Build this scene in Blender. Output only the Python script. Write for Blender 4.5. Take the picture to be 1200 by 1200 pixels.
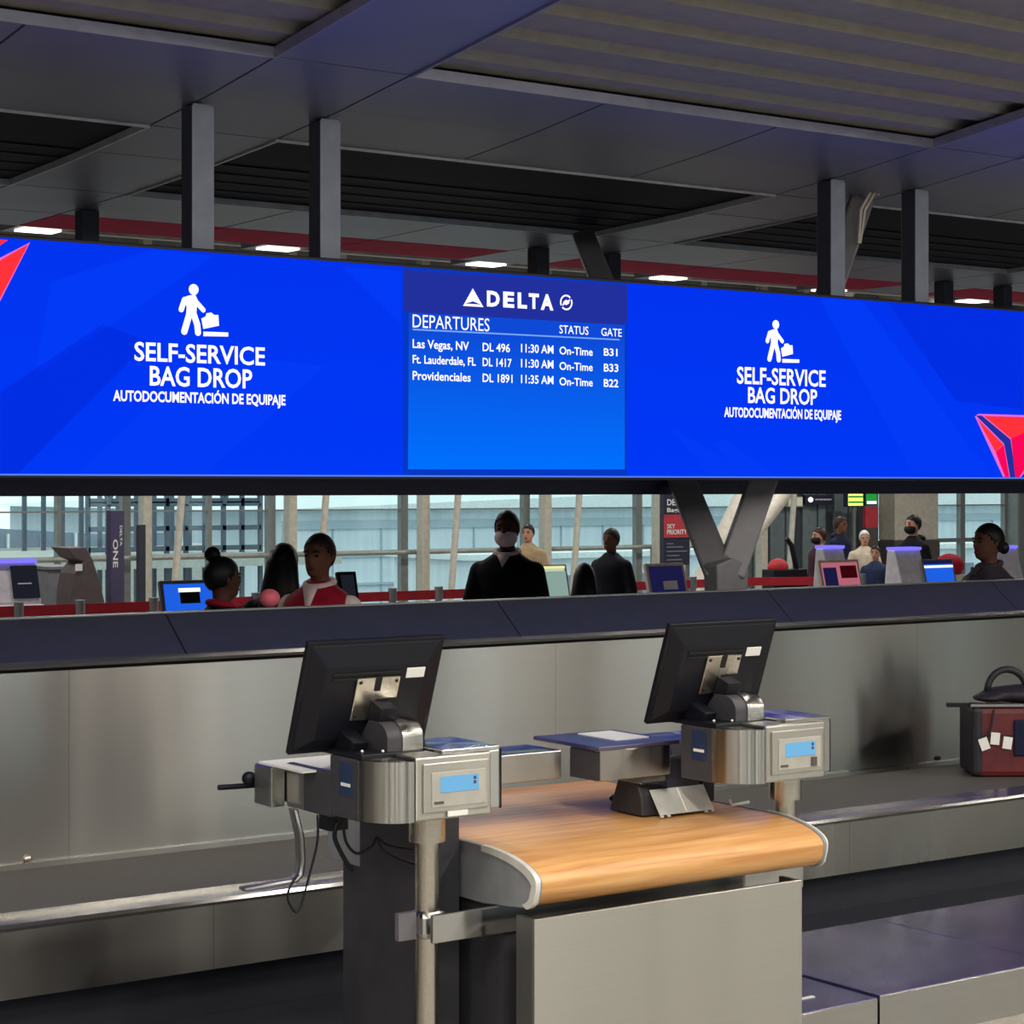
import bpy, bmesh, math, random
from mathutils import Vector, Matrix, Euler
random.seed(7)
for o in list(bpy.data.objects): bpy.data.objects.remove(o, do_unlink=True)
SC = bpy.context.scene
COL = SC.collection
# ------------------------------------------------------------------ camera
F = 2400.0; TH = math.radians(35.2); S_, C_ = math.sin(TH), math.cos(TH); CAMZ = 1.9; HY = 570.0
cam = bpy.data.cameras.new('camera'); camo = bpy.data.objects.new('camera', cam); COL.objects.link(camo)
camo.location = (0, 0, CAMZ); camo.rotation_euler = (math.pi/2, 0, -TH)
cam.sensor_width = 36; cam.lens = 36*F/1200; cam.shift_y = -(600-HY)/1200; cam.clip_end = 600
SC.camera = camo
# ------------------------------------------------------------------ sky / exposure
def lin(r, g, b):
    f = lambda v: (v/255/12.92) if v/255 <= .04045 else ((v/255+.055)/1.055)**2.4
    return (f(r), f(g), f(b), 1)
w = bpy.data.worlds.new('overcast_sky'); SC.world = w; w.use_nodes = True
bg = w.node_tree.nodes['Background']; bg.inputs[0].default_value = lin(222, 238, 240); bg.inputs[1].default_value = 1.7
SC.view_settings.view_transform = 'Standard'; SC.view_settings.look = 'None'
SC.view_settings.gamma = 1; SC.view_settings.use_curve_mapping = False
SC.view_settings.exposure = 0.0
LAMP_ROWS = [(-4.2, 108), (-1.0, 108), (2.2, 72), (4.3, 33)]          # (Y, watts) rows of ceiling lamps over the check-in hall
LAMP_X = [-5.2, -1.5, 2.2, 5.9, 9.6, 13.3]
LAMP_COL = (1.0, .93, .82)
HALL_LAMPS = [(x, y) for x in (4, 9, 14, 19, 24) for y in (15.5, 20.5)]
def ray(x, y):
    a = (x-600)/F; return Vector((S_+a*C_, C_-a*S_, (HY-y)/F))
def P(x, y, Y=None, z=None, X=None):
    """pixel -> point on the plane Y=.., z=.. or X=.."""
    d = ray(x, y)
    k = Y/d.y if Y is not None else ((z-CAMZ)/d.z if z is not None else X/d.x)
    return Vector((d.x*k, d.y*k, CAMZ+d.z*k))
def bearing(p): return math.atan2(p.x, p.y)
# ------------------------------------------------------------------ materials
MATS = {}
def nodes(name):
    m = bpy.data.materials.new(name); m.use_nodes = True; MATS[name] = m
    nt = m.node_tree; return m, nt, nt.nodes['Principled BSDF']
def plain(name, rgb, rough=.5, metal=0, var=.06, scale=14, bump=0, spec=.5, stretch=(1, 1, 1)):
    m, nt, b = nodes(name); c = lin(*rgb)
    tc = nt.nodes.new('ShaderNodeTexCoord'); mp = nt.nodes.new('ShaderNodeMapping'); mp.inputs['Scale'].default_value = stretch
    nz = nt.nodes.new('ShaderNodeTexNoise'); nz.inputs['Scale'].default_value = scale; nz.inputs['Detail'].default_value = 5
    nt.links.new(tc.outputs['Object'], mp.inputs[0]); nt.links.new(mp.outputs[0], nz.inputs['Vector'])
    rp = nt.nodes.new('ShaderNodeValToRGB')
    rp.color_ramp.elements[0].position = .3; rp.color_ramp.elements[1].position = .7
    rp.color_ramp.elements[0].color = tuple(max(0, v*(1-var*2)) for v in c[:3])+(1,)
    rp.color_ramp.elements[1].color = tuple(min(1, v*(1+var*2)) for v in c[:3])+(1,)
    nt.links.new(nz.outputs['Fac'], rp.inputs[0]); nt.links.new(rp.outputs[0], b.inputs['Base Color'])
    b.inputs['Roughness'].default_value = rough; b.inputs['Metallic'].default_value = metal
    b.inputs['Specular IOR Level'].default_value = spec
    if bump:
        bp = nt.nodes.new('ShaderNodeBump'); bp.inputs['Strength'].default_value = bump; bp.inputs['Distance'].default_value = .004
        nt.links.new(nz.outputs['Fac'], bp.inputs['Height']); nt.links.new(bp.outputs[0], b.inputs['Normal'])
    return m
def steel(name, rgb, rough=.3, aniso=.75, rot=.25, grain=(.6, 60, 60), var=.05):
    m = plain(name, rgb, rough, 1.0, var, 3.0, 0, .5, grain); nt = m.node_tree; b = nt.nodes['Principled BSDF']
    b.inputs['Anisotropic'].default_value = aniso; b.inputs['Anisotropic Rotation'].default_value = rot
    t = nt.nodes.new('ShaderNodeTangent'); t.direction_type = 'RADIAL'; t.axis = 'Z'
    nt.links.new(t.outputs[0], b.inputs['Tangent'])
    tc = nt.nodes.new('ShaderNodeTexCoord'); nz = nt.nodes.new('ShaderNodeTexNoise'); nz.inputs['Scale'].default_value = 1.0; nz.inputs['Detail'].default_value = 2
    mp2 = nt.nodes.new('ShaderNodeMapping'); mp2.inputs['Scale'].default_value = (5, 5, .12); nt.links.new(tc.outputs['Object'], mp2.inputs[0])
    mr = nt.nodes.new('ShaderNodeMapRange'); mr.inputs['To Min'].default_value = rough*.8; mr.inputs['To Max'].default_value = rough*1.2
    nt.links.new(mp2.outputs[0], nz.inputs['Vector']); nt.links.new(nz.outputs['Fac'], mr.inputs[0]); nt.links.new(mr.outputs[0], b.inputs['Roughness'])
    return m
def emit(name, rgb, strength=1.0, rgb2=None, zr=None):
    m = bpy.data.materials.new(name); m.use_nodes = True; MATS[name] = m; nt = m.node_tree; nt.nodes.clear()
    out = nt.nodes.new('ShaderNodeOutputMaterial'); e = nt.nodes.new('ShaderNodeEmission'); e.inputs[1].default_value = strength
    e.inputs[0].default_value = lin(*rgb); nt.links.new(e.outputs[0], out.inputs[0])
    if rgb2:                                   # picture content of the screen: vertical blend between two printed colours
        g = nt.nodes.new('ShaderNodeNewGeometry'); sp = nt.nodes.new('ShaderNodeSeparateXYZ'); mr = nt.nodes.new('ShaderNodeMapRange')
        mr.inputs['From Min'].default_value, mr.inputs['From Max'].default_value = zr
        mx = nt.nodes.new('ShaderNodeMixRGB'); mx.inputs[1].default_value = lin(*rgb); mx.inputs[2].default_value = lin(*rgb2)
        nt.links.new(g.outputs['Position'], sp.inputs[0]); nt.links.new(sp.outputs['Z'], mr.inputs[0]); nt.links.new(mr.outputs[0], mx.inputs[0]); nt.links.new(mx.outputs[0], e.inputs[0])
    return m
def glass(name, tint=(225, 240, 240), refl=.07):
    m = bpy.data.materials.new(name); m.use_nodes = True; MATS[name] = m; nt = m.node_tree; nt.nodes.clear()
    out = nt.nodes.new('ShaderNodeOutputMaterial'); mx = nt.nodes.new('ShaderNodeMixShader'); mx.inputs[0].default_value = refl
    t = nt.nodes.new('ShaderNodeBsdfTransparent'); t.inputs[0].default_value = lin(*tint); g = nt.nodes.new('ShaderNodeBsdfGlossy'); g.inputs['Roughness'].default_value = .05
    nt.links.new(t.outputs[0], mx.inputs[1]); nt.links.new(g.outputs[0], mx.inputs[2]); nt.links.new(mx.outputs[0], out.inputs[0])
    return m
def wood(name):
    m, nt, b = nodes(name)
    tc = nt.nodes.new('ShaderNodeTexCoord'); mp = nt.nodes.new('ShaderNodeMapping'); mp.inputs['Scale'].default_value = (1.0, 16, 16)
    n1 = nt.nodes.new('ShaderNodeTexNoise'); n1.inputs['Scale'].default_value = 2.2; n1.inputs['Detail'].default_value = 8; n1.inputs['Distortion'].default_value = .6
    n2 = nt.nodes.new('ShaderNodeTexNoise'); n2.inputs['Scale'].default_value = 14; n2.inputs['Detail'].default_value = 3
    rp = nt.nodes.new('ShaderNodeValToRGB'); e = rp.color_ramp.elements
    e[0].position = .28; e[0].color = lin(196, 136, 80); e[1].position = .75; e[1].color = lin(236, 186, 126)
    x = e.new(.52); x.color = lin(220, 164, 102)
    mx = nt.nodes.new('ShaderNodeMixRGB'); mx.blend_type = 'MULTIPLY'; mx.inputs[0].default_value = .18
    nt.links.new(tc.outputs['Object'], mp.inputs[0]); nt.links.new(mp.outputs[0], n1.inputs['Vector']); nt.links.new(mp.outputs[0], n2.inputs['Vector'])
    nt.links.new(n1.outputs['Fac'], rp.inputs[0]); nt.links.new(rp.outputs[0], mx.inputs[1]); nt.links.new(n2.outputs['Fac'], mx.inputs[2]); nt.links.new(mx.outputs[0], b.inputs['Base Color'])
    b.inputs['Roughness'].default_value = .38
    return m
steel('steel', (178, 177, 174), .22, aniso=1.0, var=.012)
steel('steel_dull', (186, 184, 178), .33, aniso=.9, var=.012)
steel('steel_skirt', (156, 155, 151), .26, aniso=1.0, var=.012)
steel('steel_side', (150, 150, 152), .42, aniso=.3)
steel('steel_pole', (205, 198, 186), .26, aniso=.5)
wood('wood_laminate')
plain('charcoal_cap', (46, 48, 62), .45, var=.05)
plain('dark_metal', (108, 106, 112), .45, var=.05)
plain('post_grey', (118, 126, 144), .5)
plain('post_dark', (52, 56, 72), .5)
plain('belt_rubber', (84, 82, 78), .62, var=.08, bump=.2, scale=60)
plain('plinth_dark', (42, 44, 54), .55)
plain('black_plastic', (14, 15, 25), .45, spec=.3)
plain('beam_navy', (34, 34, 70), .5)
plain('black_matte', (14, 14, 17), .7)
plain('terminal_grey', (50, 50, 56), .5)
plain('cabinet_dark', (58, 58, 64), .5)
plain('scale_top', (126, 122, 150), .27, metal=.85, var=.12, scale=5)
plain('floor_terrazzo', (150, 146, 138), .35, var=.1, scale=40)
plain('ceil_panel', (114, 117, 138), .42, metal=.35, var=.04, scale=2)
plain('ceil_deck', (130, 128, 122), .6, var=.05)
plain('ceil_black', (26, 27, 46), .7, spec=.15)
plain('ceil_trim', (128, 128, 148), .4, metal=.3)
plain('plate_satin', (206, 207, 203), .4, metal=.25)
plain('nose_trim', (222, 220, 214), .4, metal=.2)
plain('end_grey', (146, 150, 156), .45, metal=.25)
plain('ceil_red', (206, 16, 84), .7, spec=.1)
plain('ceil_lip', (190, 192, 204), .4)
plain('ceil_white', (200, 200, 200), .5)
plain('wall_paint', (132, 133, 136), .7)
plain('mullion', (128, 132, 130), .5)
plain('column_beige', (196, 190, 176), .6)
plain('strut_white', (206, 200, 188), .5)
plain('rail_grey', (150, 152, 146), .45, metal=.3)
plain('slat_teal', (108, 122, 126), .6)
plain('slat_dark', (60, 68, 76), .6)
plain('brown_base', (82, 76, 74), .6)
plain('red_tape', (190, 28, 48), .6)
plain('stanchion', (150, 146, 146), .35, metal=.7)
plain('lcd_bezel', (172, 170, 162), .5)
plain('kiosk_white', (196, 192, 200), .45)
plain('kiosk_grey', (120, 122, 130), .5)
plain('kiosk_brown', (86, 76, 78), .55)
plain('white_card', (236, 236, 232), .6, var=.02)
plain('beige_frame', (206, 190, 180), .5)
plain('pink_ball', (236, 110, 130), .6)
plain('luggage_red', (96, 26, 32), .55, var=.15)
plain('luggage_dark', (34, 30, 38), .6)
plain('bag_red', (178, 28, 44), .6)
plain('banner_purple', (72, 68, 100), .5)
plain('sign_navy', (38, 42, 66), .5)
plain('sign_red', (188, 60, 72), .5)
plain('counter_grey', (120, 118, 122), .5)
plain('asphalt', (128, 134, 136), .85)
plain('hangar_wall', (222, 232, 237), .7, var=.04, scale=3, stretch=(1, 1, .05))
plain('hangar_band', (180, 195, 203), .7)
plain('hangar_roof', (226, 232, 230), .6)
plain('gantry_steel', (84, 94, 108), .6)
plain('gantry_shed', (128, 142, 158), .7)
plain('jet_concrete', (186, 184, 176), .8)
glass('window_glass', (240, 247, 247), .05)
emit('blue_screen', (0, 56, 246), 1.0, (2, 52, 239), (1.94, 2.86))
emit('blue_light', (2, 58, 246), 1.0)
emit('blue_deep', (2, 46, 228), 1.0)
emit('blue_edge', (90, 130, 235), 1.0)
emit('board_margin', (6, 56, 196), 1.0)
emit('board_head', (34, 48, 158), 1.0)
emit('board_body', (0, 112, 255), 1.0, (14, 74, 214), (1.98, 2.6))
emit('screen_white', (250, 250, 252), 1.15)
emit('board_line', (120, 170, 250), 1.0)
emit('logo_red', (255, 48, 56), 1.1)
emit('logo_crimson', (240, 8, 84), 1.1)
emit('logo_pink', (226, 110, 220), 1.0)
emit('lcd_blue', (120, 184, 226), 1.0)
emit('lamp_white', (255, 250, 238), 3.0)
emit('kiosk_purple', (120, 110, 255), 1.3)
emit('screen_blue_bg', (30, 96, 226), 1.0)
emit('screen_cream', (206, 216, 180), .9)
emit('screen_cream_light', (236, 240, 170), 1.0)
emit('screen_green', (150, 180, 170), .8)
emit('screen_dim', (28, 30, 40), 1.0)
emit('screen_navy', (26, 26, 66), 1.0)
emit('screen_pink', (196, 110, 126), .8)
emit('sign_yellow', (250, 250, 120), 1.2)
emit('sign_green', (40, 150, 60), 1.0)
emit('sign_cream', (190, 196, 170), .8)
for nm, c in dict(skin_a=(112, 70, 56), skin_b=(84, 52, 42), skin_c=(190, 140, 116), cloth_black=(15, 15, 24), cloth_navy=(30, 34, 58), cloth_red=(150, 24, 48), cloth_white=(222, 200, 204), cloth_tan=(170, 150, 118), cloth_maroon=(58, 34, 46), cloth_beige=(210, 196, 178), cloth_blue=(44, 58, 88), cloth_grey=(56, 52, 62), hair_black=(14, 12, 16), hair_brown=(52, 34, 32), mask_pink=(238, 208, 224), mask_black=(20, 18, 22), mask_white=(230, 230, 230), eye=(12, 10, 10), lip=(96, 44, 44)).items():
    plain(nm, c, .7 if nm[0] != 'h' else .5, var=.08, spec=.12 if nm[:5] == 'cloth' else .3)
# ------------------------------------------------------------------ mesh helpers
ORG = {}
class MB:
    def __init__(s): s.bm = bmesh.new()
    def box(s, x0, x1, y0, y1, z0, z1, M=None):
        vs = [s.bm.verts.new(p) for p in ((x0,y0,z0),(x1,y0,z0),(x1,y1,z0),(x0,y1,z0),(x0,y0,z1),(x1,y0,z1),(x1,y1,z1),(x0,y1,z1))]
        for f in ((3,2,1,0),(4,5,6,7),(0,1,5,4),(1,2,6,5),(2,3,7,6),(3,0,4,7)): s.bm.faces.new([vs[i] for i in f])
        if M: bmesh.ops.transform(s.bm, matrix=M, verts=vs)
        return s
    def poly(s, pts):
        s.bm.faces.new([s.bm.verts.new(p) for p in pts]); return s
    def prism(s, pts, vec):
        """closed outline (3D points) pushed along vec"""
        v = Vector(vec); a = [s.bm.verts.new(p) for p in pts]; b = [s.bm.verts.new(Vector(p)+v) for p in pts]; n = len(a)
        s.bm.faces.new(a); s.bm.faces.new(b[::-1])
        for i in range(n): s.bm.faces.new([a[i], b[i], b[(i+1) % n], a[(i+1) % n]])
        return s
    def sheet(s, pts, vec):
        v = Vector(vec); a = [s.bm.verts.new(p) for p in pts]; b = [s.bm.verts.new(Vector(p)+v) for p in pts]
        for i in range(len(a)-1): s.bm.faces.new([a[i], a[i+1], b[i+1], b[i]])
        return s
    def tube(s, pts, r, n=12, r2=None, caps=True):
        pts = [Vector(p) for p in pts]; m = len(pts); rs = r if isinstance(r, (list, tuple)) else [r]*m
        rings = []; up = None
        for i, p in enumerate(pts):
            t = (pts[min(i+1, m-1)]-pts[max(i-1, 0)]).normalized()
            if up is None: up = Vector((0, 0, 1)) if abs(t.z) < .9 else Vector((1, 0, 0))
            u = t.cross(up); u.normalize(); v = u.cross(t); up = v
            rings.append([s.bm.verts.new(p+(u*math.cos(2*math.pi*k/n)+v*math.sin(2*math.pi*k/n))*rs[i]) for k in range(n)])
        for i in range(m-1):
            for k in range(n): s.bm.faces.new([rings[i][k], rings[i][(k+1) % n], rings[i+1][(k+1) % n], rings[i+1][k]])
        if caps: s.bm.faces.new(rings[0][::-1]); s.bm.faces.new(rings[-1])
        return s
    def ell(s, c, r, n=16, m=10, keep=None):
        c = Vector(c); rings = []
        for j in range(1, m):
            a = math.pi*j/m
            rings.append([s.bm.verts.new(c+Vector((r[0]*math.sin(a)*math.cos(2*math.pi*k/n), r[1]*math.sin(a)*math.sin(2*math.pi*k/n), r[2]*math.cos(a)))) for k in range(n)])
        t = s.bm.verts.new(c+Vector((0, 0, r[2]))); b = s.bm.verts.new(c-Vector((0, 0, r[2])))
        fs = []
        for k in range(n):
            fs.append((t, rings[0][k], rings[0][(k+1) % n])); fs.append((b, rings[-1][(k+1) % n], rings[-1][k]))
            for j in range(m-2): fs.append((rings[j][k], rings[j+1][k], rings[j+1][(k+1) % n], rings[j][(k+1) % n]))
        for f in fs:
            if keep:
                q = sum((v.co for v in f), Vector())/len(f)
                if not keep(q): continue
            s.bm.faces.new(f)
        return s
    def loft(s, rings, n=18):
        """rings of (z, cx, cy, rx, ry)"""
        rr = [[s.bm.verts.new((cx+rx*math.cos(2*math.pi*k/n), cy+ry*math.sin(2*math.pi*k/n), z)) for k in range(n)] for z, cx, cy, rx, ry in rings]
        for i in range(len(rr)-1):
            for k in range(n): s.bm.faces.new([rr[i][k], rr[i][(k+1) % n], rr[i+1][(k+1) % n], rr[i+1][k]])
        s.bm.faces.new(rr[0][::-1]); s.bm.faces.new(rr[-1]); return s
    def build(s, name, mat, parent=None, bevel=0, smooth=False, remesh=0, solid=0, base=True):
        bm = s.bm
        for v in [v for v in bm.verts if not v.link_faces]: bm.verts.remove(v)
        bmesh.ops.recalc_face_normals(bm, faces=bm.faces)
        if parent is not None: org = ORG[parent.name]
        else:
            xs = [v.co for v in bm.verts]
            lo = Vector([min(p[i] for p in xs) for i in range(3)]); hi = Vector([max(p[i] for p in xs) for i in range(3)])
            org = Vector(((lo.x+hi.x)/2, (lo.y+hi.y)/2, lo.z))
        bmesh.ops.translate(bm, verts=bm.verts, vec=-org)
        me = bpy.data.meshes.new(name); bm.to_mesh(me); bm.free()
        if smooth:
            for p in me.polygons: p.use_smooth = True
            if smooth == 'auto': me.set_sharp_from_angle(angle=math.radians(35))
        o = bpy.data.objects.new(name, me); COL.objects.link(o)
        me.materials.append(MATS[mat] if isinstance(mat, str) else mat)
        if parent is not None: o.parent = parent
        else: o.location = org
        ORG[o.name] = org
        if solid: md = o.modifiers.new('thick', 'SOLIDIFY'); md.thickness = solid; md.offset = 0
        if remesh:
            md = o.modifiers.new('join', 'REMESH'); md.mode = 'VOXEL'; md.voxel_size = remesh; md.use_smooth_shade = True
            sm = o.modifiers.new('soft', 'SMOOTH'); sm.iterations = 9; sm.factor = .5
        if bevel: md = o.modifiers.new('edge', 'BEVEL'); md.width = bevel; md.segments = 2; md.limit_method = 'ANGLE'
        return o
def tag(o, label, cat, group=None):
    o['label'] = label; o['category'] = cat
    if group: o['group'] = group
    return o
def struct(o): o['kind'] = 'structure'; return o
def thing(name, label, cat, loc, group=None):
    o = bpy.data.objects.new(name, None); COL.objects.link(o); o.location = loc; o.empty_display_size = .1
    ORG[o.name] = Vector(loc); return tag(o, label, cat, group)
def box(name, mat, parent, x0, x1, y0, y1, z0, z1, bevel=0): return MB().box(x0, x1, y0, y1, z0, z1).build(name, mat, parent, bevel)
def text_mesh(s, offset=0.0, spacing=1.0):
    cu = bpy.data.curves.new('t', 'FONT'); cu.body = s; cu.size = 1; cu.offset = offset; cu.space_character = spacing; cu.resolution_u = 3
    o = bpy.data.objects.new('t', cu); COL.objects.link(o); dg = bpy.context.evaluated_depsgraph_get()
    me = bpy.data.meshes.new_from_object(o.evaluated_get(dg)); bpy.data.objects.remove(o); return me
def lettering(name, s, mat, parent, x0, x1, z0, z1, Y, offset=.012, rot=False, spacing=1.0, caps='H'):
    """flat writing filling x0..x1, capitals z0..z1 on the plane Y (rot: reading downwards)"""
    me = text_mesh(s, offset, spacing); ref = text_mesh(caps, offset); ch = max(v.co.y for v in ref.vertices); bpy.data.meshes.remove(ref)
    lo = min(v.co.x for v in me.vertices); hi = max(v.co.x for v in me.vertices); org = ORG[parent.name]
    for v in me.vertices:
        u = (v.co.x-lo)/(hi-lo); t = v.co.y/ch
        p = Vector((x0+(x1-x0)*u, Y, z0+(z1-z0)*t)) if not rot else Vector((x0+(x1-x0)*t, Y, z1-(z1-z0)*u))
        v.co = p-org
    me.name = name; o = bpy.data.objects.new(name, me); COL.objects.link(o); me.materials.append(MATS[mat]); o.parent = parent; ORG[o.name] = org; return o
def interp(tab, v):
    for (a, b), (c, d) in zip(tab, tab[1:]):
        if v <= c: return b+(d-b)*(v-a)/(c-a)
    return tab[-1][1]
CT = [(-9, 4.95), (0, 4.42), (4, 3.92), (6.4, 3.636), (7.02, 3.567), (7.6, 3.505), (8.15, 3.463), (8.78, 3.43), (9.75, 3.402), (10.6, 3.395), (13, 3.39)]
zc = lambda y: interp(CT, y)
# ================================================================== the setting
fl = struct(box('floor', 'floor_terrazzo', None, -12, 42, -9, 25.6, -.12, 0))
ap = struct(box('floor_apron', 'asphalt', None, -80, 260, 26.5, 300, -7.4, -7))
mb = MB(); RX = [9.5+3.3*k for k in range(-5, 9)]; ed = [-12]+[e for x in RX for e in (x-.5, x+.5)]+[42]
for a, b in zip(ed[::2], ed[1::2]): mb.box(a, b, -9.2, -9, 0, 5.6)
for x in RX: mb.box(x-.5, x+.5, -9.2, -9, 0, .3).box(x-.5, x+.5, -9.2, -9, 4.7, 5.6)
wr = struct(mb.build('wall_rear', 'wall_paint'))
for k, x in enumerate(RX):                              # unseen slit windows added to reflect as vertical streaks in the steel
    t = bpy.data.objects.new('window_rear_%d' % (k+1), None); COL.objects.link(t); t.location = (x, -9.1, .3); ORG[t.name] = Vector(t.location); struct(t)
    box('pane', 'window_glass', t, x-.48, x+.48, -9.11, -9.10, .32, 4.68)
    for a, b in ((x-.5, x-.48), (x+.48, x+.5)): box('window_frame', 'mullion', t, a, b, -9.15, -9.05, .3, 4.7)
wl = struct(box('wall_left', 'wall_paint', None, -12.2, -12, -9.2, 25.6, 0, 5.6))
wr2 = struct(box('wall_right', 'wall_paint', None, 42, 42.2, -9.2, 25.6, 0, 5.6))
# ceiling: deck above, panels, coffer trims
dk = MB(); ys = []; y = -9.0
prof = []
while y < 10.9:
    for dy, dz in ((0, 0), (.13, 0), (.17, .06), (.26, .06)):
        prof.append((-12, y+dy, zc(min(y+dy, 12.9))+.062+dz*.5))
    y += .30
dk.sheet(prof, (54, 0, 0))
ceil = struct(dk.build('ceiling', 'ceil_deck', None, solid=.02))
STRIP0, PITCH, SW = 3.83, 3.65, .62
strips = [STRIP0+PITCH*k for k in range(-3, 6)]
def cpanel(x0, x1, y0, y1, mat='ceil_panel', g=.006, name='ceiling_panel', dz=0):
    n = max(1, int((y1-y0)/.4)); pts = []
    mb = MB(); yy = [y0+g+(y1-y0-2*g)*i/n for i in range(n+1)]
    out = [(x0+g, q, zc(q)+dz) for q in yy]+[(x0+g, q, zc(q)+dz+.03) for q in reversed(yy)]
    mb.prism(out, (x1-x0-2*g, 0, 0)); return mb.build(name, mat, ceil)
YC = [-6.2, -4.2, -2.2, -.2, 1.8, 3.5, 5.25, 7.02, 8.15, 8.75, 9.75, 10.6, 11.22]
for sx in strips:
    for a, b in zip(YC, YC[1:]): cpanel(sx, sx+SW, a, b)
    for k in range(3):                                   # bays between the strips
        a = sx+SW+(PITCH-SW)/3*k; b = a+(PITCH-SW)/3
        cpanel(a, b, 7.02, 8.15); cpanel(a, b, 9.75, 10.62)
        cpanel(a, b, 10.62, 11.22, 'ceil_red', name='red_ceiling_panel')
        cpanel(a, b, .9, 1.8)
    MB().prism([(sx+.004, 11.23, 3.395), (sx+.004, 12.9, 3.64), (sx+.004, 12.9, 3.67), (sx+.004, 11.23, 3.425)], (PITCH-.008, 0, 0)).build('white_ceiling_panel', 'ceil_white', ceil)
    # unlit coffer: shade painted black on lid and slats, glint painted pale on trims
    x0, x1 = sx+SW, sx+PITCH
    cpanel(x0, x1, 8.16, 9.74, 'ceil_black', 0, 'coffer_lid', .024)
    for k in range(4):
        yy = 8.85+k*.22; box('coffer_slat', 'ceil_black', ceil, x0+.02, x1-.02, yy, yy+.05, zc(yy)+.019, zc(yy)+.0238)
    for (ya, yb, zu, mt) in ((8.15, 9.75, .022, 'ceil_lip'), (1.8, 7.02, .034, 'ceil_trim')):
        n = 5 if ya < 5 else 2
        for xx, d in ((x0, .012), (x1-.012, .012)):
            mb = MB(); q = [ya+(yb-ya)*i/n for i in range(n+1)]
            mb.prism([(xx, v, zc(v)-.010) for v in q]+[(xx, v, zc(v)+zu) for v in reversed(q)], (d, 0, 0)); mb.build('coffer_trim', mt, ceil)
        for yy in (ya, yb-.012):
            MB().box(x0+.012, x1-.012, yy, yy+.012, zc(yy)-.010, zc(yy)+zu).build('coffer_trim', mt, ceil)
hall = struct(box('ceiling_hall', 'wall_paint', None, -12, 42, 12.95, 25.6, 5.3, 5.5))
struct(box('trim_1', 'ceil_white', None, -12, 42, 12.9, 12.98, 3.6, 5.5))
# lamps
def area_lamp(x, y, z, sx, sy, watts, col, label, group, name='ceiling_lamp'):
    t = thing(name, label, 'lamp', (x, y, z), group)
    h = MB(); h.box(x-sx/2-.03, x+sx/2+.03, y-sy/2-.03, y+sy/2+.03, z, z+.07); h.build('housing', 'ceil_trim', t, .01)
    box('diffuser', 'ceil_white', t, x-sx/2, x+sx/2, y-sy/2, y+sy/2, z-.012, z+.002)
    for dx in (-sx*.3, sx*.3): MB().tube([(x+dx, y, z+.07), (x+dx, y, z+.16)], .006, 6).build('hanger_rod', 'ceil_trim', t)
    L = bpy.data.lights.new('lamp_light', 'AREA'); L.shape = 'RECTANGLE'; L.size = sx; L.size_y = sy; L.energy = watts; L.color = col
    lo = bpy.data.objects.new('lamp_light', L); COL.objects.link(lo); lo.parent = t; lo.location = (0, 0, -.03)
for yy, wt in LAMP_ROWS:
    for xx in LAMP_X: area_lamp(xx, yy, zc(yy)-.06, .14, 1.5, wt, LAMP_COL, 'long white lamp under the ceiling of the check-in side', 'lamps over the check-in hall')
for xx, yy in HALL_LAMPS: area_lamp(xx, yy, 4.9, 1.2, .3, 110, (1, .95, .88), 'white lamp under the high ceiling beside the far windows', 'lamps over the far hall')
for k in range(-1, 6):
    x = .4057*12.05+.139*12.05*k
    t = thing('recessed_light', 'small white recessed light in the pale ceiling beyond the red band', 'light', (x, 12.05, 3.47), 'recessed lights in a row')
    box('rim', 'ceil_trim', t, x-.17, x+.17, 11.87, 12.20, 3.482, 3.53); box('lens', 'lamp_white', t, x-.12, x+.12, 11.92, 12.08, 3.470, 3.483)
# ================================================================== far window wall
YW = 25.0; WX = [.5423*YW+2.16*k for k in range(-3, 5)]
wf = struct(MB().box(-12, WX[0], YW, YW+.2, 0, 5.4).box(WX[0], 42, YW, YW+.2, 4.2, 5.4).box(WX[0], 42, YW, YW+.2, 0, .12).build('wall_far', 'wall_paint'))
wn = 0
def window(x0, x1, mid=()):
    global wn; wn += 1
    t = bpy.data.objects.new('window_%d' % wn, None); COL.objects.link(t); t.location = ((x0+x1)/2, YW, .12); ORG[t.name] = Vector(t.location); struct(t)
    for z0, z1 in ((.12, .2), (.92, .99), (1.56, 1.58), (3.0, 3.05), (4.12, 4.2)): box('transom', 'mullion', t, x0, x1, YW-.03, YW+.05, z0, z1)
    for xx in (x0, x1-.06)+tuple(mid): box('mullion', 'mullion', t, xx, xx+.06, YW-.04, YW+.06, .2, 4.12)
    box('pane', 'window_glass', t, x0+.06, x1-.06, YW, YW+.012, .2, 4.12)
for a, b in zip(WX, WX[1:]): window(a, b, (a+(b-a)*.55,) if a < 13 else ())
window(26.35, 27.35); window(27.35, 28.5); window(29.0, 31.2); window(31.2, 33.4)
struct(box('wall_far_1', 'wall_paint', None, 33.4, 42, YW, YW+.2, .12, 4.2))
cols = WX[2:]
for i, x in enumerate(cols):
    nm = 'wide beige window column with a slanted strut, number %s from the left' % ['one', 'two', 'three', 'four', 'five', 'six'][i]
    where = ['behind the scaffold view', 'left of the women agents', 'right of the women agents', 'behind the masked man', 'left of the tall red sign', 'behind the V-shaped column'][i]
    t = thing('window_column', 'slim beige column with slanted strut at the far windows, '+where, 'column', (x, YW-.35, 0), 'columns at the far windows')
    box('shaft', 'column_beige', t, x+.06, x+.19, YW-.42, YW-.26, 0, 5.3, .01)
    MB().tube([(x+.30, YW-.75, 0), (x+.46, YW-.75, 1.9), (x+.74, YW-.75, 5.3)], .048, 12).build('strut', 'strut_white', t, smooth='auto')
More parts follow.
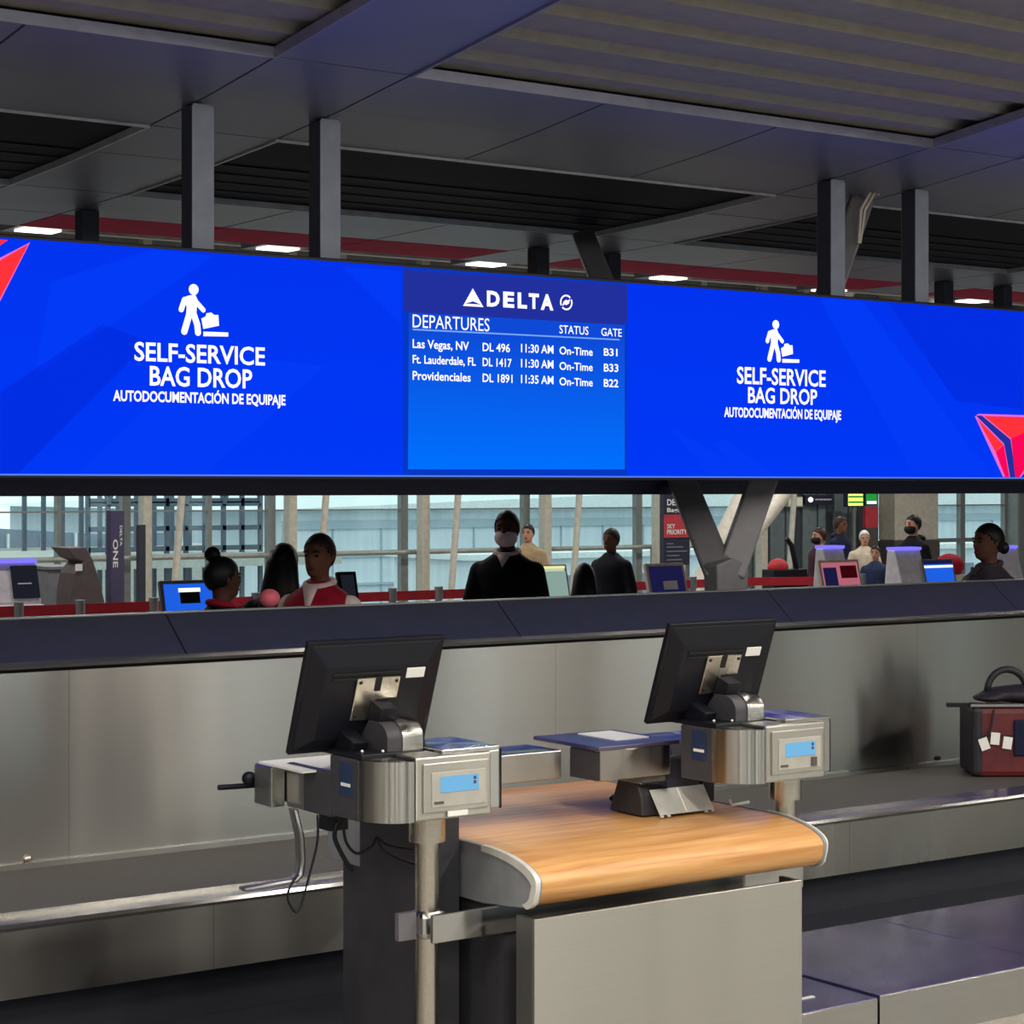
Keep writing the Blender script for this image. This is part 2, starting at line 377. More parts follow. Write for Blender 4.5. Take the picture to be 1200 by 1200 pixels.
for p_, q_, w_ in (((876, 572), (838, 648), 'left'), ((922, 572), (858, 655), 'right')):
    a, b = P(*p_, Y=21.5), P(*q_, Y=21.5); d = (b-a)/(b.z-a.z); lo, hi = a+d*(0-a.z), a+d*(5.3-a.z)
    t = thing('leaning_column', 'thick cream leaning column seen through the V-shaped column, %s one' % w_, 'column', lo)
    MB().tube([lo, hi], .13, 18).build('shaft', 'strut_white', t, smooth='auto'); MB().tube([lo, lo+Vector((0, 0, .04))], .24, 18).build('base_plate', 'mullion', t)
rl = thing('hand_rail', 'grey hand rail running along the far windows', 'railing', ((WX[0]+WX[-1])/2, YW-.25, 0))
MB().tube([(WX[0], YW-.2, .96), (WX[-1], YW-.2, .96)], .035, 8).build('rail', 'rail_grey', rl, smooth='auto')
for a in WX: MB().tube([(a+.12, YW-.2, 0), (a+.12, YW-.2, .96)], .025, 8).build('rail_post', 'rail_grey', rl)
# ribbed wall, beige pillar, grey column at the right end of the hall
rw = struct(box('wall_far_2', 'slat_dark', None, WX[-1], 25.3, YW, YW+.2, .12, 4.2))
x = WX[-1]
k = 0
while x < 25.2:
    box('wall_slat', 'slat_teal' if k % 4 != 2 else 'slat_dark', rw, x+.01, min(x+.17, 25.3), YW-.05-.03*(k % 2), YW, .12, 4.2); x += .18; k += 1
t = thing('pillar', 'broad beige pillar with brown base beside the bright windows', 'pillar', (25.8, YW-.2, 0))
box('shaft', 'column_beige', t, 25.3, 26.35, YW-.4, YW, .98, 5.3, .02); box('pillar_base', 'brown_base', t, 25.28, 26.37, YW-.42, YW, 0, .98, .02)
tag(box('grey_column', 'mullion', None, 28.5, 29.0, YW-.3, YW+.1, 0, 5.3, .03), 'grey square column right of the bright windows', 'column')
def wallsign(name, label, x0, y0, x1, y1, Y, mat, back='sign_navy'):
    a, b = P(x0, y0, Y=Y), P(x1, y1, Y=Y)
    t = thing(name, label, 'sign', ((a.x+b.x)/2, Y+.06, b.z)); box('sign_case', back, t, a.x, b.x, Y, Y+.1, b.z, a.z, .01)
    if mat: box('sign_face', mat, t, a.x+.02, b.x-.02, Y-.008, Y, b.z+.02, a.z-.02)
    return t, a, b
YS = YW-.2
t, a, b = wallsign('dark_wall_sign', 'dark wall sign with white round mark on the ribbed wall', 944, 580, 976, 591, YS, None)
MB().ell(((a.x*.82+b.x*.18), YS-.004, (a.z+b.z)/2), (.06, .01, .045)).build('round_mark', 'screen_white', t)
box('text_bar', 'kiosk_white', t, a.x*.65+b.x*.35, b.x-.03, YS-.004, YS, (a.z+b.z)/2-.01, (a.z+b.z)/2+.015)
wallsign('cream_wall_sign', 'cream lit box sign left of the dark wall sign', 924, 582, 941, 594, YS, 'sign_cream', 'beige_frame')
t, a, b = wallsign('yellow_sign', 'yellow and green striped lit sign next to green sign', 993, 576, 1012, 594, YS-.4, 'sign_yellow')
for f in (.25, .6): box('stripe', 'sign_green', t, a.x+.02, b.x-.02, YS-.416, YS-.408, b.z+(a.z-b.z)*f, b.z+(a.z-b.z)*(f+.12))
box('sign_post', 'mullion', t, (a.x+b.x)/2-.02, (a.x+b.x)/2+.02, YS-.38, YS-.34, 0, b.z)
t, a, b = wallsign('green_sign', 'round topped green lit sign above a pink panel', 1014, 577, 1028, 592, YS-.4, 'sign_green')
box('white_strip', 'screen_white', t, a.x+.03, b.x-.03, YS-.416, YS-.408, b.z+.02, b.z+.07)
a2 = P(1014, 594, Y=YS-.4); b2 = P(1029, 618, Y=YS-.4)
box('pink_panel', 'sign_red', t, a2.x, b2.x, YS-.4, YS-.34, b2.z, a2.z); box('grey_panel', 'brown_base', t, a2.x, b2.x, YS-.4, YS-.34, 0, b2.z)
# ================================================================== outside
YB = 75.0
a = P(330, 605, Y=YB); b = P(1250, 605, Y=YB)
bl = thing('hangar', 'long pale blue airport building with white roof outside the windows', 'building', ((a.x+b.x)/2, YB+15, -7))
box('wall', 'hangar_wall', bl, a.x, b.x, YB, YB+30, -7, .9)
MB().prism([(a.x-2, YB-.8, .9), (a.x+24, YB-.8, 1.75), (b.x, YB-.8, 1.75), (b.x, YB-.8, .9)], (0, 32, 0)).build('roof', 'hangar_roof', bl)
for z0, z1 in ((.1, .45), (-1.1, -1.0), (-2.3, -2.2)): box('wall_band', 'hangar_band', bl, a.x, b.x, YB-.15, YB, z0, z1)
xx = a.x
while xx < b.x: box('wall_rib', 'hangar_band', bl, xx, xx+.06, YB-.08, YB, -7, .1); xx += 2.4
c = P(490, 585, Y=YB-6)
bk = thing('low_building', 'low pale shed with flat roof in front of the hangar', 'building', (c.x+16, YB-8, -7))
box('wall', 'hangar_wall', bk, c.x-3, c.x+50, YB-14, YB-9, -7, -.75); box('roof', 'hangar_roof', bk, c.x-3.3, c.x+50.3, YB-14.4, YB-8.8, -.75, -.55)
for q in range(12): box('window', 'gantry_shed', bk, c.x+q*4.2, c.x+2.4+q*4.2, YB-14.05, YB-14, -2.2, -1.4)
YG = 46.0
a = P(104, 600, Y=YG); b = P(306, 600, Y=YG); zt = 3.0; zb = P(200, 643, Y=YG).z
g = thing('steel_gantry', 'dark steel gantry framework outside behind the seated women', 'gantry', ((a.x+b.x)/2, YG+2, -7))
nx = 9
for k in range(nx+1):
    xx = a.x+(b.x-a.x)*k/nx
    for yy in (YG, YG+4): MB().box(xx-.05, xx+.05, yy, yy+.1, -7, zt).build('gantry_post', 'gantry_steel', g)
    if k < nx:
        x2 = xx+(b.x-a.x)/nx
        MB().tube([(xx, YG, zb+1.1), (x2, YG, zt)] if k % 2 else [(xx, YG, zt), (x2, YG, zb+1.1)], .05, 6).build('gantry_brace', 'gantry_steel', g)
for zz in (zb, zb+.5, zb+1.1, 1.55, zt): box('gantry_beam', 'gantry_steel', g, a.x, b.x, YG, YG+.12, zz-.06, zz+.06)
box('gantry_deck', 'jet_concrete', g, a.x-6, b.x+2, YG-.6, YG+4.4, zb-.45, zb-.12)
sx0 = P(0, 620, Y=60).x
sh = thing('terminal_wing', 'grey blue terminal wing with ribbed facade seen at far left outside', 'building', (sx0+4, 62, -7))
zt2 = P(20, 614, Y=60).z; zb2 = P(20, 642, Y=60).z
MB().prism([(sx0-8, 60, zb2), (sx0-8, 60, zt2+.4), (P(105, 626, Y=60).x+.2, 60, P(105, 626, Y=60).z), (b.x+4, 60, P(105, 626, Y=60).z), (b.x+4, 60, zb2)], (0, 8, 0)).build('facade', 'gantry_shed', sh)
box('plinth', 'jet_concrete', sh, sx0-8, b.x+6, 59.6, 68, -7, zb2)
xx = sx0-2
while xx < P(105, 626, Y=60).x: box('rib', 'hangar_roof', sh, xx, xx+.07, 59.9, 60, zb2, zt2-.3); xx += .55
# ================================================================== baggage conveyor with steel back wall
XA, XB = .4, 14.7
bc = thing('baggage_conveyor', 'long stainless steel baggage conveyor with dark belt and charcoal topped back wall', 'conveyor', (7.5, 7.0, 0))
box('plinth', 'plinth_dark', bc, XA, XB, 6.62, 7.6, 0, .2)
e = XA
SK = [XA, 2.2, 3.3, 4.75, 6.4, 8.05, 9.7, 11.35, 13, XB]
for p, q in zip(SK, SK[1:]): box('skirt_panel', 'steel_skirt', bc, p+.0006, q-.0006, 6.5, 6.53, .2, .425)
MB().prism([(XA, 6.5, .425), (XA, 6.492, .437), (XA, 6.50, .449), (XA, 6.60, .468), (XA, 6.60, .44), (XA, 6.52, .42)], (XB-XA, 0, 0)).build('belt_lip', 'steel', bc)
box('belt', 'belt_rubber', bc, XA, XB, 6.6, 7.4, .40, .452)
SP = [XA, .83, 3.14, 5.46, 7.77, 10.08, 12.4, XB]
for p, q in zip(SP, SP[1:]): box('steel_panel', 'steel', bc, p+.0006, q-.0006, 7.4, 7.43, .452, 1.195)
box('bottom_trim', 'steel', bc, XA, XB, 7.385, 7.40, .453, .475)
box('groove', 'black_matte', bc, XA, XB, 7.42, 7.46, 1.195, 1.212)
MB().prism([(XA, 7.375, 1.21), (XA, 7.365, 1.222), (XA, 7.375, 1.236), (XA, 7.46, 1.236), (XA, 7.46, 1.21)], (XB-XA, 0, 0)).build('top_trim', 'steel', bc)
CP = [3.63+1.63*k for k in range(-2, 7)]
for p, q in zip(CP, CP[1:]):
    MB().prism([(p+.003, 7.385, 1.236), (p+.003, 7.575, 1.385), (p+.003, 7.66, 1.385), (p+.003, 7.66, 1.236)], (q-p-.006, 0, 0)).build('cap_panel', 'charcoal_cap', bc, .004)
box('cap_edge', 'steel_side', bc, CP[0], CP[-1], 7.60, 7.665, 1.3855, 1.389)
box('rear_wall', 'dark_metal', bc, XA, XB, 7.46, 7.6, .0, 1.235)
q = P(32, 1007, Y=7.4)
MB().ell((q.x, 7.398, q.z), (.018, .012, .018)).build('bolt', 'steel_pole', bc, smooth=True)
for px_, py_ in ((1063, 902), (1100, 891)):
    q = P(px_, py_, Y=7.39); MB().ell((q.x, 7.392, q.z+.01), (.016, .01, .012)).build('bolt', 'black_matte', bc)
# ================================================================== big screen
YSN = 7.6
def S(x, y): return P(x, y, Y=YSN)
zT, zB = 2.862, 1.942; XL, XR = 1.3, 11.5
vw = thing('video_wall', 'very long blue video wall with bag drop notices and a departures board, hung above the conveyor', 'screen', ((XL+XR)/2, YSN+.05, zB))
box('casing', 'black_plastic', vw, XL-.02, XR+.02, YSN+.004, YSN+.10, zB-.012, zT+.015, .004)
xb0, xb1 = S(472, 400).x, S(735, 400).x
def scr(name, mat, x0, x1, z0=zB, z1=zT, d=.004, parent=None): return box(name, mat, parent or vw, x0, x1, YSN-d+.004, YSN+.004, z0, z1)
pl_ = scr('display_panel', 'blue_screen', XL, xb0); pr_ = scr('display_panel', 'blue_screen', xb1, XR); pb_ = scr('departures_panel', 'board_margin', xb0, xb1)
for pp, p0, p1 in ((pl_, XL, xb0), (pb_, xb0, xb1), (pr_, xb1, XR)): box('lit_edge', 'blue_edge', pp, p0, p1, YSN-.003, YSN+.0, zB, zB+.007)
def flat(name, pts, mat, parent, d=.004):
    """flat picture element on the screen from pixel outline"""
    w_ = [S(*p) for p in pts]; mb = MB(); mb.poly([(v.x, YSN-d, min(max(v.z, zB+.002), zT-.002)) for v in w_]); return mb.build(name, mat, parent)
flat('light_beam', [(60, 330), (180, 292), (250, 300), (40, 440)], 'blue_light', pl_, .002)
flat('light_beam', [(90, 556), (180, 470), (300, 420), (380, 430), (240, 556)], 'blue_light', pl_, .002)
flat('light_beam', [(400, 312), (470, 318), (470, 380)], 'blue_light', pl_, .002)
flat('shade_beam', [(0, 460), (120, 380), (175, 400), (20, 556), (0, 556)], 'blue_deep', pl_, .002)
flat('light_beam', [(960, 350), (1010, 350), (1160, 556), (1070, 556)], 'blue_light', pr_, .002)
flat('light_beam', [(785, 500), (830, 556), (880, 556)], 'blue_light', pr_, .002)
flat('light_beam', [(835, 520), (850, 515), (905, 556), (870, 556)], 'blue_light', pr_, .002)
flat('shade_beam', [(1040, 352), (1199, 362), (1199, 480), (1120, 470)], 'blue_deep', pr_, .002)
def write(s, x0, x1, y0, y1, parent, mat='screen_white', off=.012, name='lettering'):
    """x0,x1 px extent; y0,y1 px top and bottom of capitals at the middle"""
    xm = (x0+x1)/2; return lettering(name, s, mat, parent, S(x0, 450).x, S(x1, 450).x, S(xm, y1).z, S(xm, y0).z, YSN-.004, off)
def bagdrop(parent, rows, icon):
    for s, x0, x1, y0, y1, off in rows: write(s, x0, x1, y0, y1, parent, off=off)
    # travelling person dropping a bag: outline in icon units (0..1 wide, 0..1 high), from the left notice
    ix0, iy0, ix1, iy1 = icon; A = S(ix0, 450).x; B = S(ix1, 450).x; xm = (ix0+ix1)/2; Z1 = S(xm, iy0).z; Z0 = S(xm, iy1).z
    q = lambda u, v: (A+(B-A)*u, YSN-.004, Z1+(Z0-Z1)*v)
    def capsule(u0, v0, u1, v1, r):
        p0, p1 = Vector(q(u0, v0)), Vector(q(u1, v1)); R_ = (B-A)*r; d = (p1-p0).normalized(); n = Vector((-d.z, 0, d.x)); out = []
        for k in range(9): t = math.pi*k/8; out.append(p1+(n*math.cos(t)+d*math.sin(t))*R_)
        for k in range(9): t = math.pi*k/8; out.append(p0-(n*math.cos(t)+d*math.sin(t))*R_)
        mb.poly(out)
    mb = MB()
    cx, cy, cz = q(.31, .10); R_ = (B-A)*.098
    mb.poly([(cx+R_*math.cos(2*math.pi*k/24), cy, cz+R_*math.sin(2*math.pi*k/24)) for k in range(24)])
    mb.poly([q(*p) for p in ((.12, .26), (.22, .22), (.34, .20), (.39, .30), (.37, .46), (.36, .60), (.16, .62), (.17, .45))])
    capsule(.13, .31, .065, .50, .052); capsule(.35, .33, .50, .49, .046); capsule(.22, .60, .125, .925, .062); capsule(.31, .58, .38, .78, .06); capsule(.38, .78, .395, .935, .06)
    mb.poly([q(*p) for p in ((.46, .66), (.55, .61), (.56, .55), (.66, .53), (.72, .575), (.80, .57), (.815, .78), (.50, .86))])
    mb.poly([q(*p) for p in ((.50, .91), (1.0, .905), (1.0, .985), (.50, 1.0))])
    mb.build('bag_drop_pictogram', 'screen_white', parent)
bagdrop(pl_, (('SELF-SERVICE', 157, 310, 404, 425, .02), ('BAG DROP', 175, 295, 431, 453, .02), ('AUTODOCUMENTACIÓN DE EQUIPAJE', 132, 334, 460, 472, .03)), (208, 334, 267, 394))
bagdrop(pr_, (('SELF-SERVICE', 863, 967, 432, 451, .02), ('BAG DROP', 876, 957, 455, 473, .02), ('AUTODOCUMENTACIÓN DE EQUIPAJE', 848, 985, 479, 490, .03)), (896, 376, 936, 425))
# winged triangle emblem, cropped at the screen's edges
flat('emblem_outline', [(1142, 488), (1146, 485), (1250, 488), (1196, 559), (1175, 559)], 'logo_pink', pr_, .003)
flat('emblem_gap', [(1143, 487), (1150, 487), (1183.5, 515), (1190, 559), (1183, 559), (1176, 520)], 'board_head', pr_, .004)
flat('emblem_facet', [(1152, 487.5), (1240, 490), (1184, 514)], 'logo_red', pr_, .005)
flat('emblem_facet', [(1184, 514), (1240, 490), (1194, 559), (1189, 559)], 'logo_crimson', pr_, .005)
flat('emblem_facet', [(1144, 490), (1175, 521), (1166, 530)], 'logo_red', pr_, .005)
flat('emblem_facet', [(1166, 530), (1175.5, 521), (1182, 559), (1177, 559)], 'logo_crimson', pr_, .005)
flat('emblem_outline', [(35, 284), (-62, 474), (-84, 360), (0, 302)], 'logo_pink', pl_, .003)
flat('emblem_facet', [(33, 286), (-61, 466), (-82, 363), (0, 305)], 'logo_red', pl_, .004)
flat('emblem_facet', [(9, 281.5), (-88, 346), (-150, 270)], 'logo_red', pl_, .004)
# departures board
bd = pb_
flat('board_body', [(479, 366), (732, 381), (732, 550), (478, 550)], 'board_body', bd, .001)
flat('board_header', [(472, 316), (735, 334), (735, 376), (732, 376), (732, 381), (479, 366), (472, 366)], 'board_head', bd, .002)
flat('rule', [(483, 385.2), (725.5, 397.4), (725.5, 399), (483, 387)], 'board_line', bd, .004)
write('DEPARTURES', 483, 573, 371, 386, bd, off=0)
write('STATUS', 655, 689, 382, 391.5, bd, off=.006); write('GATE', 704, 728, 385, 394, bd, off=.006)
R1 = [('Las Vegas, NV', 483, 549, 399, 409), ('DL 496', 565, 597, 402.5, 412), ('11:30 AM', 610, 648, 404, 413.5), ('On-Time', 655, 694, 407, 416), ('B31', 707, 723, 408.5, 417)]
R2 = [('Ft. Lauderdale, FL', 483, 557, 417.5, 427), ('DL 1417', 565, 599, 420, 429.5), ('11:30 AM', 610, 648, 421.5, 431), ('On-Time', 655, 694, 425, 434), ('B33', 707, 724, 426.5, 435.5)]
R3 = [('Providenciales', 483, 551, 436, 446), ('DL 1891', 565, 600, 438.5, 448), ('11:35 AM', 610, 648, 440, 449.5), ('On-Time', 655, 694, 443, 452), ('B22', 707, 724, 444.5, 453.5)]
for r in R1+R2+R3: write(*r, bd, off=.016)
for ch, x0, x1, y0, y1 in (('D', 570, 585, 341, 358.5), ('E', 589, 602, 342, 359.5), ('L', 606, 617, 343, 360.5), ('T', 619, 631, 344, 361), ('A', 633, 648, 345, 362.5)):
    write(ch, x0, x1, y0, y1, bd, off=.045)
flat('triangle_mark', [(553.5, 338), (566, 360), (542, 358.5)], 'screen_white', bd, .004)
flat('triangle_line', [(544.5, 355.8), (563, 357), (553.6, 353.2)], 'board_head', bd, .005)
c = S(663, 354.5); R0 = .036; mb = MB()
for k in range(40):
    if k % 20 in (3, 4): continue
    a0, a1 = 2*math.pi*k/40, 2*math.pi*(k+1)/40
    mb.poly([(c.x+r*math.cos(a), YSN-.004, c.z+r*math.sin(a)) for r, a in ((R0, a0), (R0, a1), (R0*.78, a1), (R0*.78, a0))])
for sg in (1, -1): mb.poly([(c.x+sg*u*R0, YSN-.004, c.z+sg*v*R0) for u, v in ((-.5, -.1), (.1, .15), (.62, .5), (.45, -.1), (.0, -.35))])
mb.build('ring_emblem', 'screen_white', bd)
# rear beam under the screen
tag(box('rear_beam', 'beam_navy', None, XL, XR+1.5, 8.48, 8.60, 1.857, 2.06), 'long black beam running behind the lower edge of the video wall', 'beam')
# posts carrying the screen
side = ['left pair, left post', 'left pair, right post', 'right pair, left post', 'right pair, right post']
fx = [3.83+.03, 4.44+.03, 7.47+.03, 8.09+.03, .18+.03, .8, 11.12+.03, 11.74+.03]
ft = ['tall grey post above the left bag drop notice, nearer the screen end', 'tall grey post above the left bag drop notice, nearer the departures board', 'tall grey post above the right bag drop notice, beside the loose white cables', 'tall grey post above the right bag drop notice, nearer the red emblem']
for i, x in enumerate(fx[:4]):
    t = thing('support_post', ft[i], 'post', (x, 7.72, zT-.3), 'posts in front carrying the video wall')
    z1 = zc(7.74)-.004
    MB().box(x-.045, x+.045, 7.702, 7.71, zT-.3, z1).box(x-.045, x+.045, 7.80, 7.808, zT-.3, z1).box(x-.012, x+.012, 7.71, 7.80, zT-.3, z1).build('shaft', 'post_grey', t)
    box('front_plate', 'post_grey', t, x-.05, x+.05, 7.70, 7.708, zT-.28, z1-.01)
    box('web_cover', 'post_dark', t, x-.05, x-.046, 7.705, 7.80, zT-.28, z1-.01)
rt = ['dark rear post behind the left end of the video wall', 'dark rear post above the departures board heading', 'dark rear post beside the slanted column arm above the departures board', 'dark rear post behind the right pair of grey posts', 'dark rear post at the far right above the red emblem']
for i, (px_, Y_) in enumerate(((102, 10.4), (631, 10.4), (715, 10.4), (1106, 10.4), (1175, 10.4))):
    x = P(px_, 300, Y=Y_).x; t = thing('rear_post', rt[i], 'post', (x, Y_, 2.2), 'dark posts behind the video wall')
    z1 = zc(Y_)
    MB().box(x-.05, x+.05, Y_-.05, Y_+.05, 2.2, z1-.002).build('shaft', 'post_dark', t, .004)
    box('end_cap', 'post_dark', t, x-.055, x+.055, Y_-.055, Y_+.055, 2.19, 2.21)
# V-shaped column
t = thing('v_column', 'dark grey V-shaped steel column rising behind the video wall', 'column', (6.96, 7.97, 0))
def arm(a_, b_, wd, dp):
    a_, b_ = Vector(a_), Vector(b_); d = (b_-a_).normalized(); n = d.cross(Vector((S_, C_, 0))).normalized(); m = d.cross(n).normalized(); mb = MB(); vs = []
    for p, k in ((a_, 1), (b_, .85)):
        for u, v in ((-1, -1), (1, -1), (1, 1), (-1, 1)): vs.append(mb.bm.verts.new(p+n*u*wd/2*k+m*v*dp/2))
    for f in ((0, 1, 2, 3), (7, 6, 5, 4), (0, 4, 5, 1), (1, 5, 6, 2), (2, 6, 7, 3), (3, 7, 4, 0)): mb.bm.faces.new([vs[q] for q in f])
    return mb
arm((6.93, 7.97, 1.44), (7.30, 9.62, 3.38), .15, .10).build('arm', 'dark_metal', t, .012)
arm((6.99, 7.97, 1.44), (7.97, 8.0, 3.46), .15, .10).build('arm', 'dark_metal', t, .012)
MB().prism([(6.865, 7.91, 1.30), (6.855, 7.91, 1.50), (6.965, 7.91, 1.535), (7.075, 7.91, 1.50), (7.065, 7.91, 1.30)], (0, .11, 0)).build('node', 'dark_metal', t, .01)
box('base_shaft', 'dark_metal', t, 6.87, 7.06, 7.90, 8.04, 0, 1.35, .01)
t = thing('loose_cable', 'two loose white cables hanging beside the right front post under the ceiling', 'cable', (7.8, 7.85, 3.0))
for d in (0, .03):
    p0, p1, p2 = P(1028, 210, Y=7.88), P(1012, 245, Y=7.88), P(1006, 285, Y=7.88)
    MB().tube([(p0.x+d, 7.9, zc(7.9)-.01), (p0.x+d, 7.9, p0.z-.03), (p1.x+d, 7.9, p1.z), (p2.x+d*.4, 7.88, p2.z)], .008, 6).build('strand', 'column_beige', t)
# ================================================================== bag drop counter
DX0, DX1 = 3.326, 4.44
tag(box('floor_mat', 'plinth_dark', None, .4, 14.7, 5.88, 6.61, 0, .012), 'dark rubber mat on the floor along the foot of the conveyor', 'mat')  # thin dark slab added on the floor before the conveyor plinth
ct = thing('bag_drop_counter', 'bag drop counter with bullnosed wood top and stainless steel front', 'counter', ((DX0+DX1)/2, 5.2, 0))
def nose(n=14):
    pts = [(5.75, .863), (4.87, .863)]
    for k in range(1, n+1):
        a_ = math.pi*.5*k/n; pts.append((4.87-.27*math.sin(a_), .793+.07*math.cos(a_)))
    for k in range(1, 8):
        a_ = math.pi*.5*k/7; pts.append((4.66-.06*math.cos(a_)+.0, .785-.06*math.sin(a_)))
    pts += [(4.86, .705), (5.75, .705)]
    return pts
MB().prism([(DX0+.02, a_, b_) for a_, b_ in nose()], (DX1-DX0-.04, 0, 0)).build('wood_top', 'wood_laminate', ct, smooth='auto')
def grow(p, e=.006): return [(a_-(e if a_ < 5 else 0), b_+(e if b_ > .75 else -e)) for a_, b_ in p]
for x, q in ((DX0, .02), (DX1-.02, .008)): MB().prism([(x, a_, b_) for a_, b_ in grow(nose(), .004)], (q, 0, 0)).build('end_plate', 'end_grey', ct, .003)
# pale rounded edge trim following the nose
for x, q in ((DX0-.004, .016), (DX1-.012, .005)):
    pr = grow(nose(), .006)[1:22]; inner = [(a_+(.022 if a_ < 4.86 else .0), b_-.018 if b_ > .78 else b_+.010) for a_, b_ in pr]
    MB().prism([(x, a_, b_) for a_, b_ in pr]+[(x, a_, b_) for a_, b_ in reversed(inner)], (q, 0, 0)).build('edge_trim', 'nose_trim', ct, smooth='auto')
box('front_panel', 'steel_dull', ct, DX0-.005, 4.33, 4.60, 4.612, .02, .70, .003)
box('panel_return', 'steel_side', ct, DX0-.004, DX0+.012, 4.612, 4.69, .02, .698, .002)
box('panel_return', 'steel_side', ct, 4.315, 4.33, 4.612, 4.69, .02, .698, .002)
box('inner_body', 'cabinet_dark', ct, DX0+.03, 4.30, 4.80, 5.7, 0, .70)
box('brace_bar', 'steel', ct, 3.10, 4.50, 4.775, 4.79, .628, .708, .003)
lc = thing('agent_cabinet', 'dark charcoal cabinet under the left weighing station', 'cabinet', (3.26, 5.15, 0))
box('body', 'cabinet_dark', lc, 3.215, 3.318, 4.97, 5.36, 0, .96, .004)
box('side_panel', 'cabinet_dark', lc, 3.208, 3.215, 4.98, 5.35, .05, .95)
box('front_panel', 'cabinet_dark', lc, 3.222, 3.312, 4.963, 4.97, .05, .95)
rc = tag(box('cable_cover', 'black_plastic', None, 4.29, 4.42, 5.11, 5.27, .868, .985, .006), 'black cover box standing under the right weighing station', 'box')  # plain black box filling the dark mass under the station
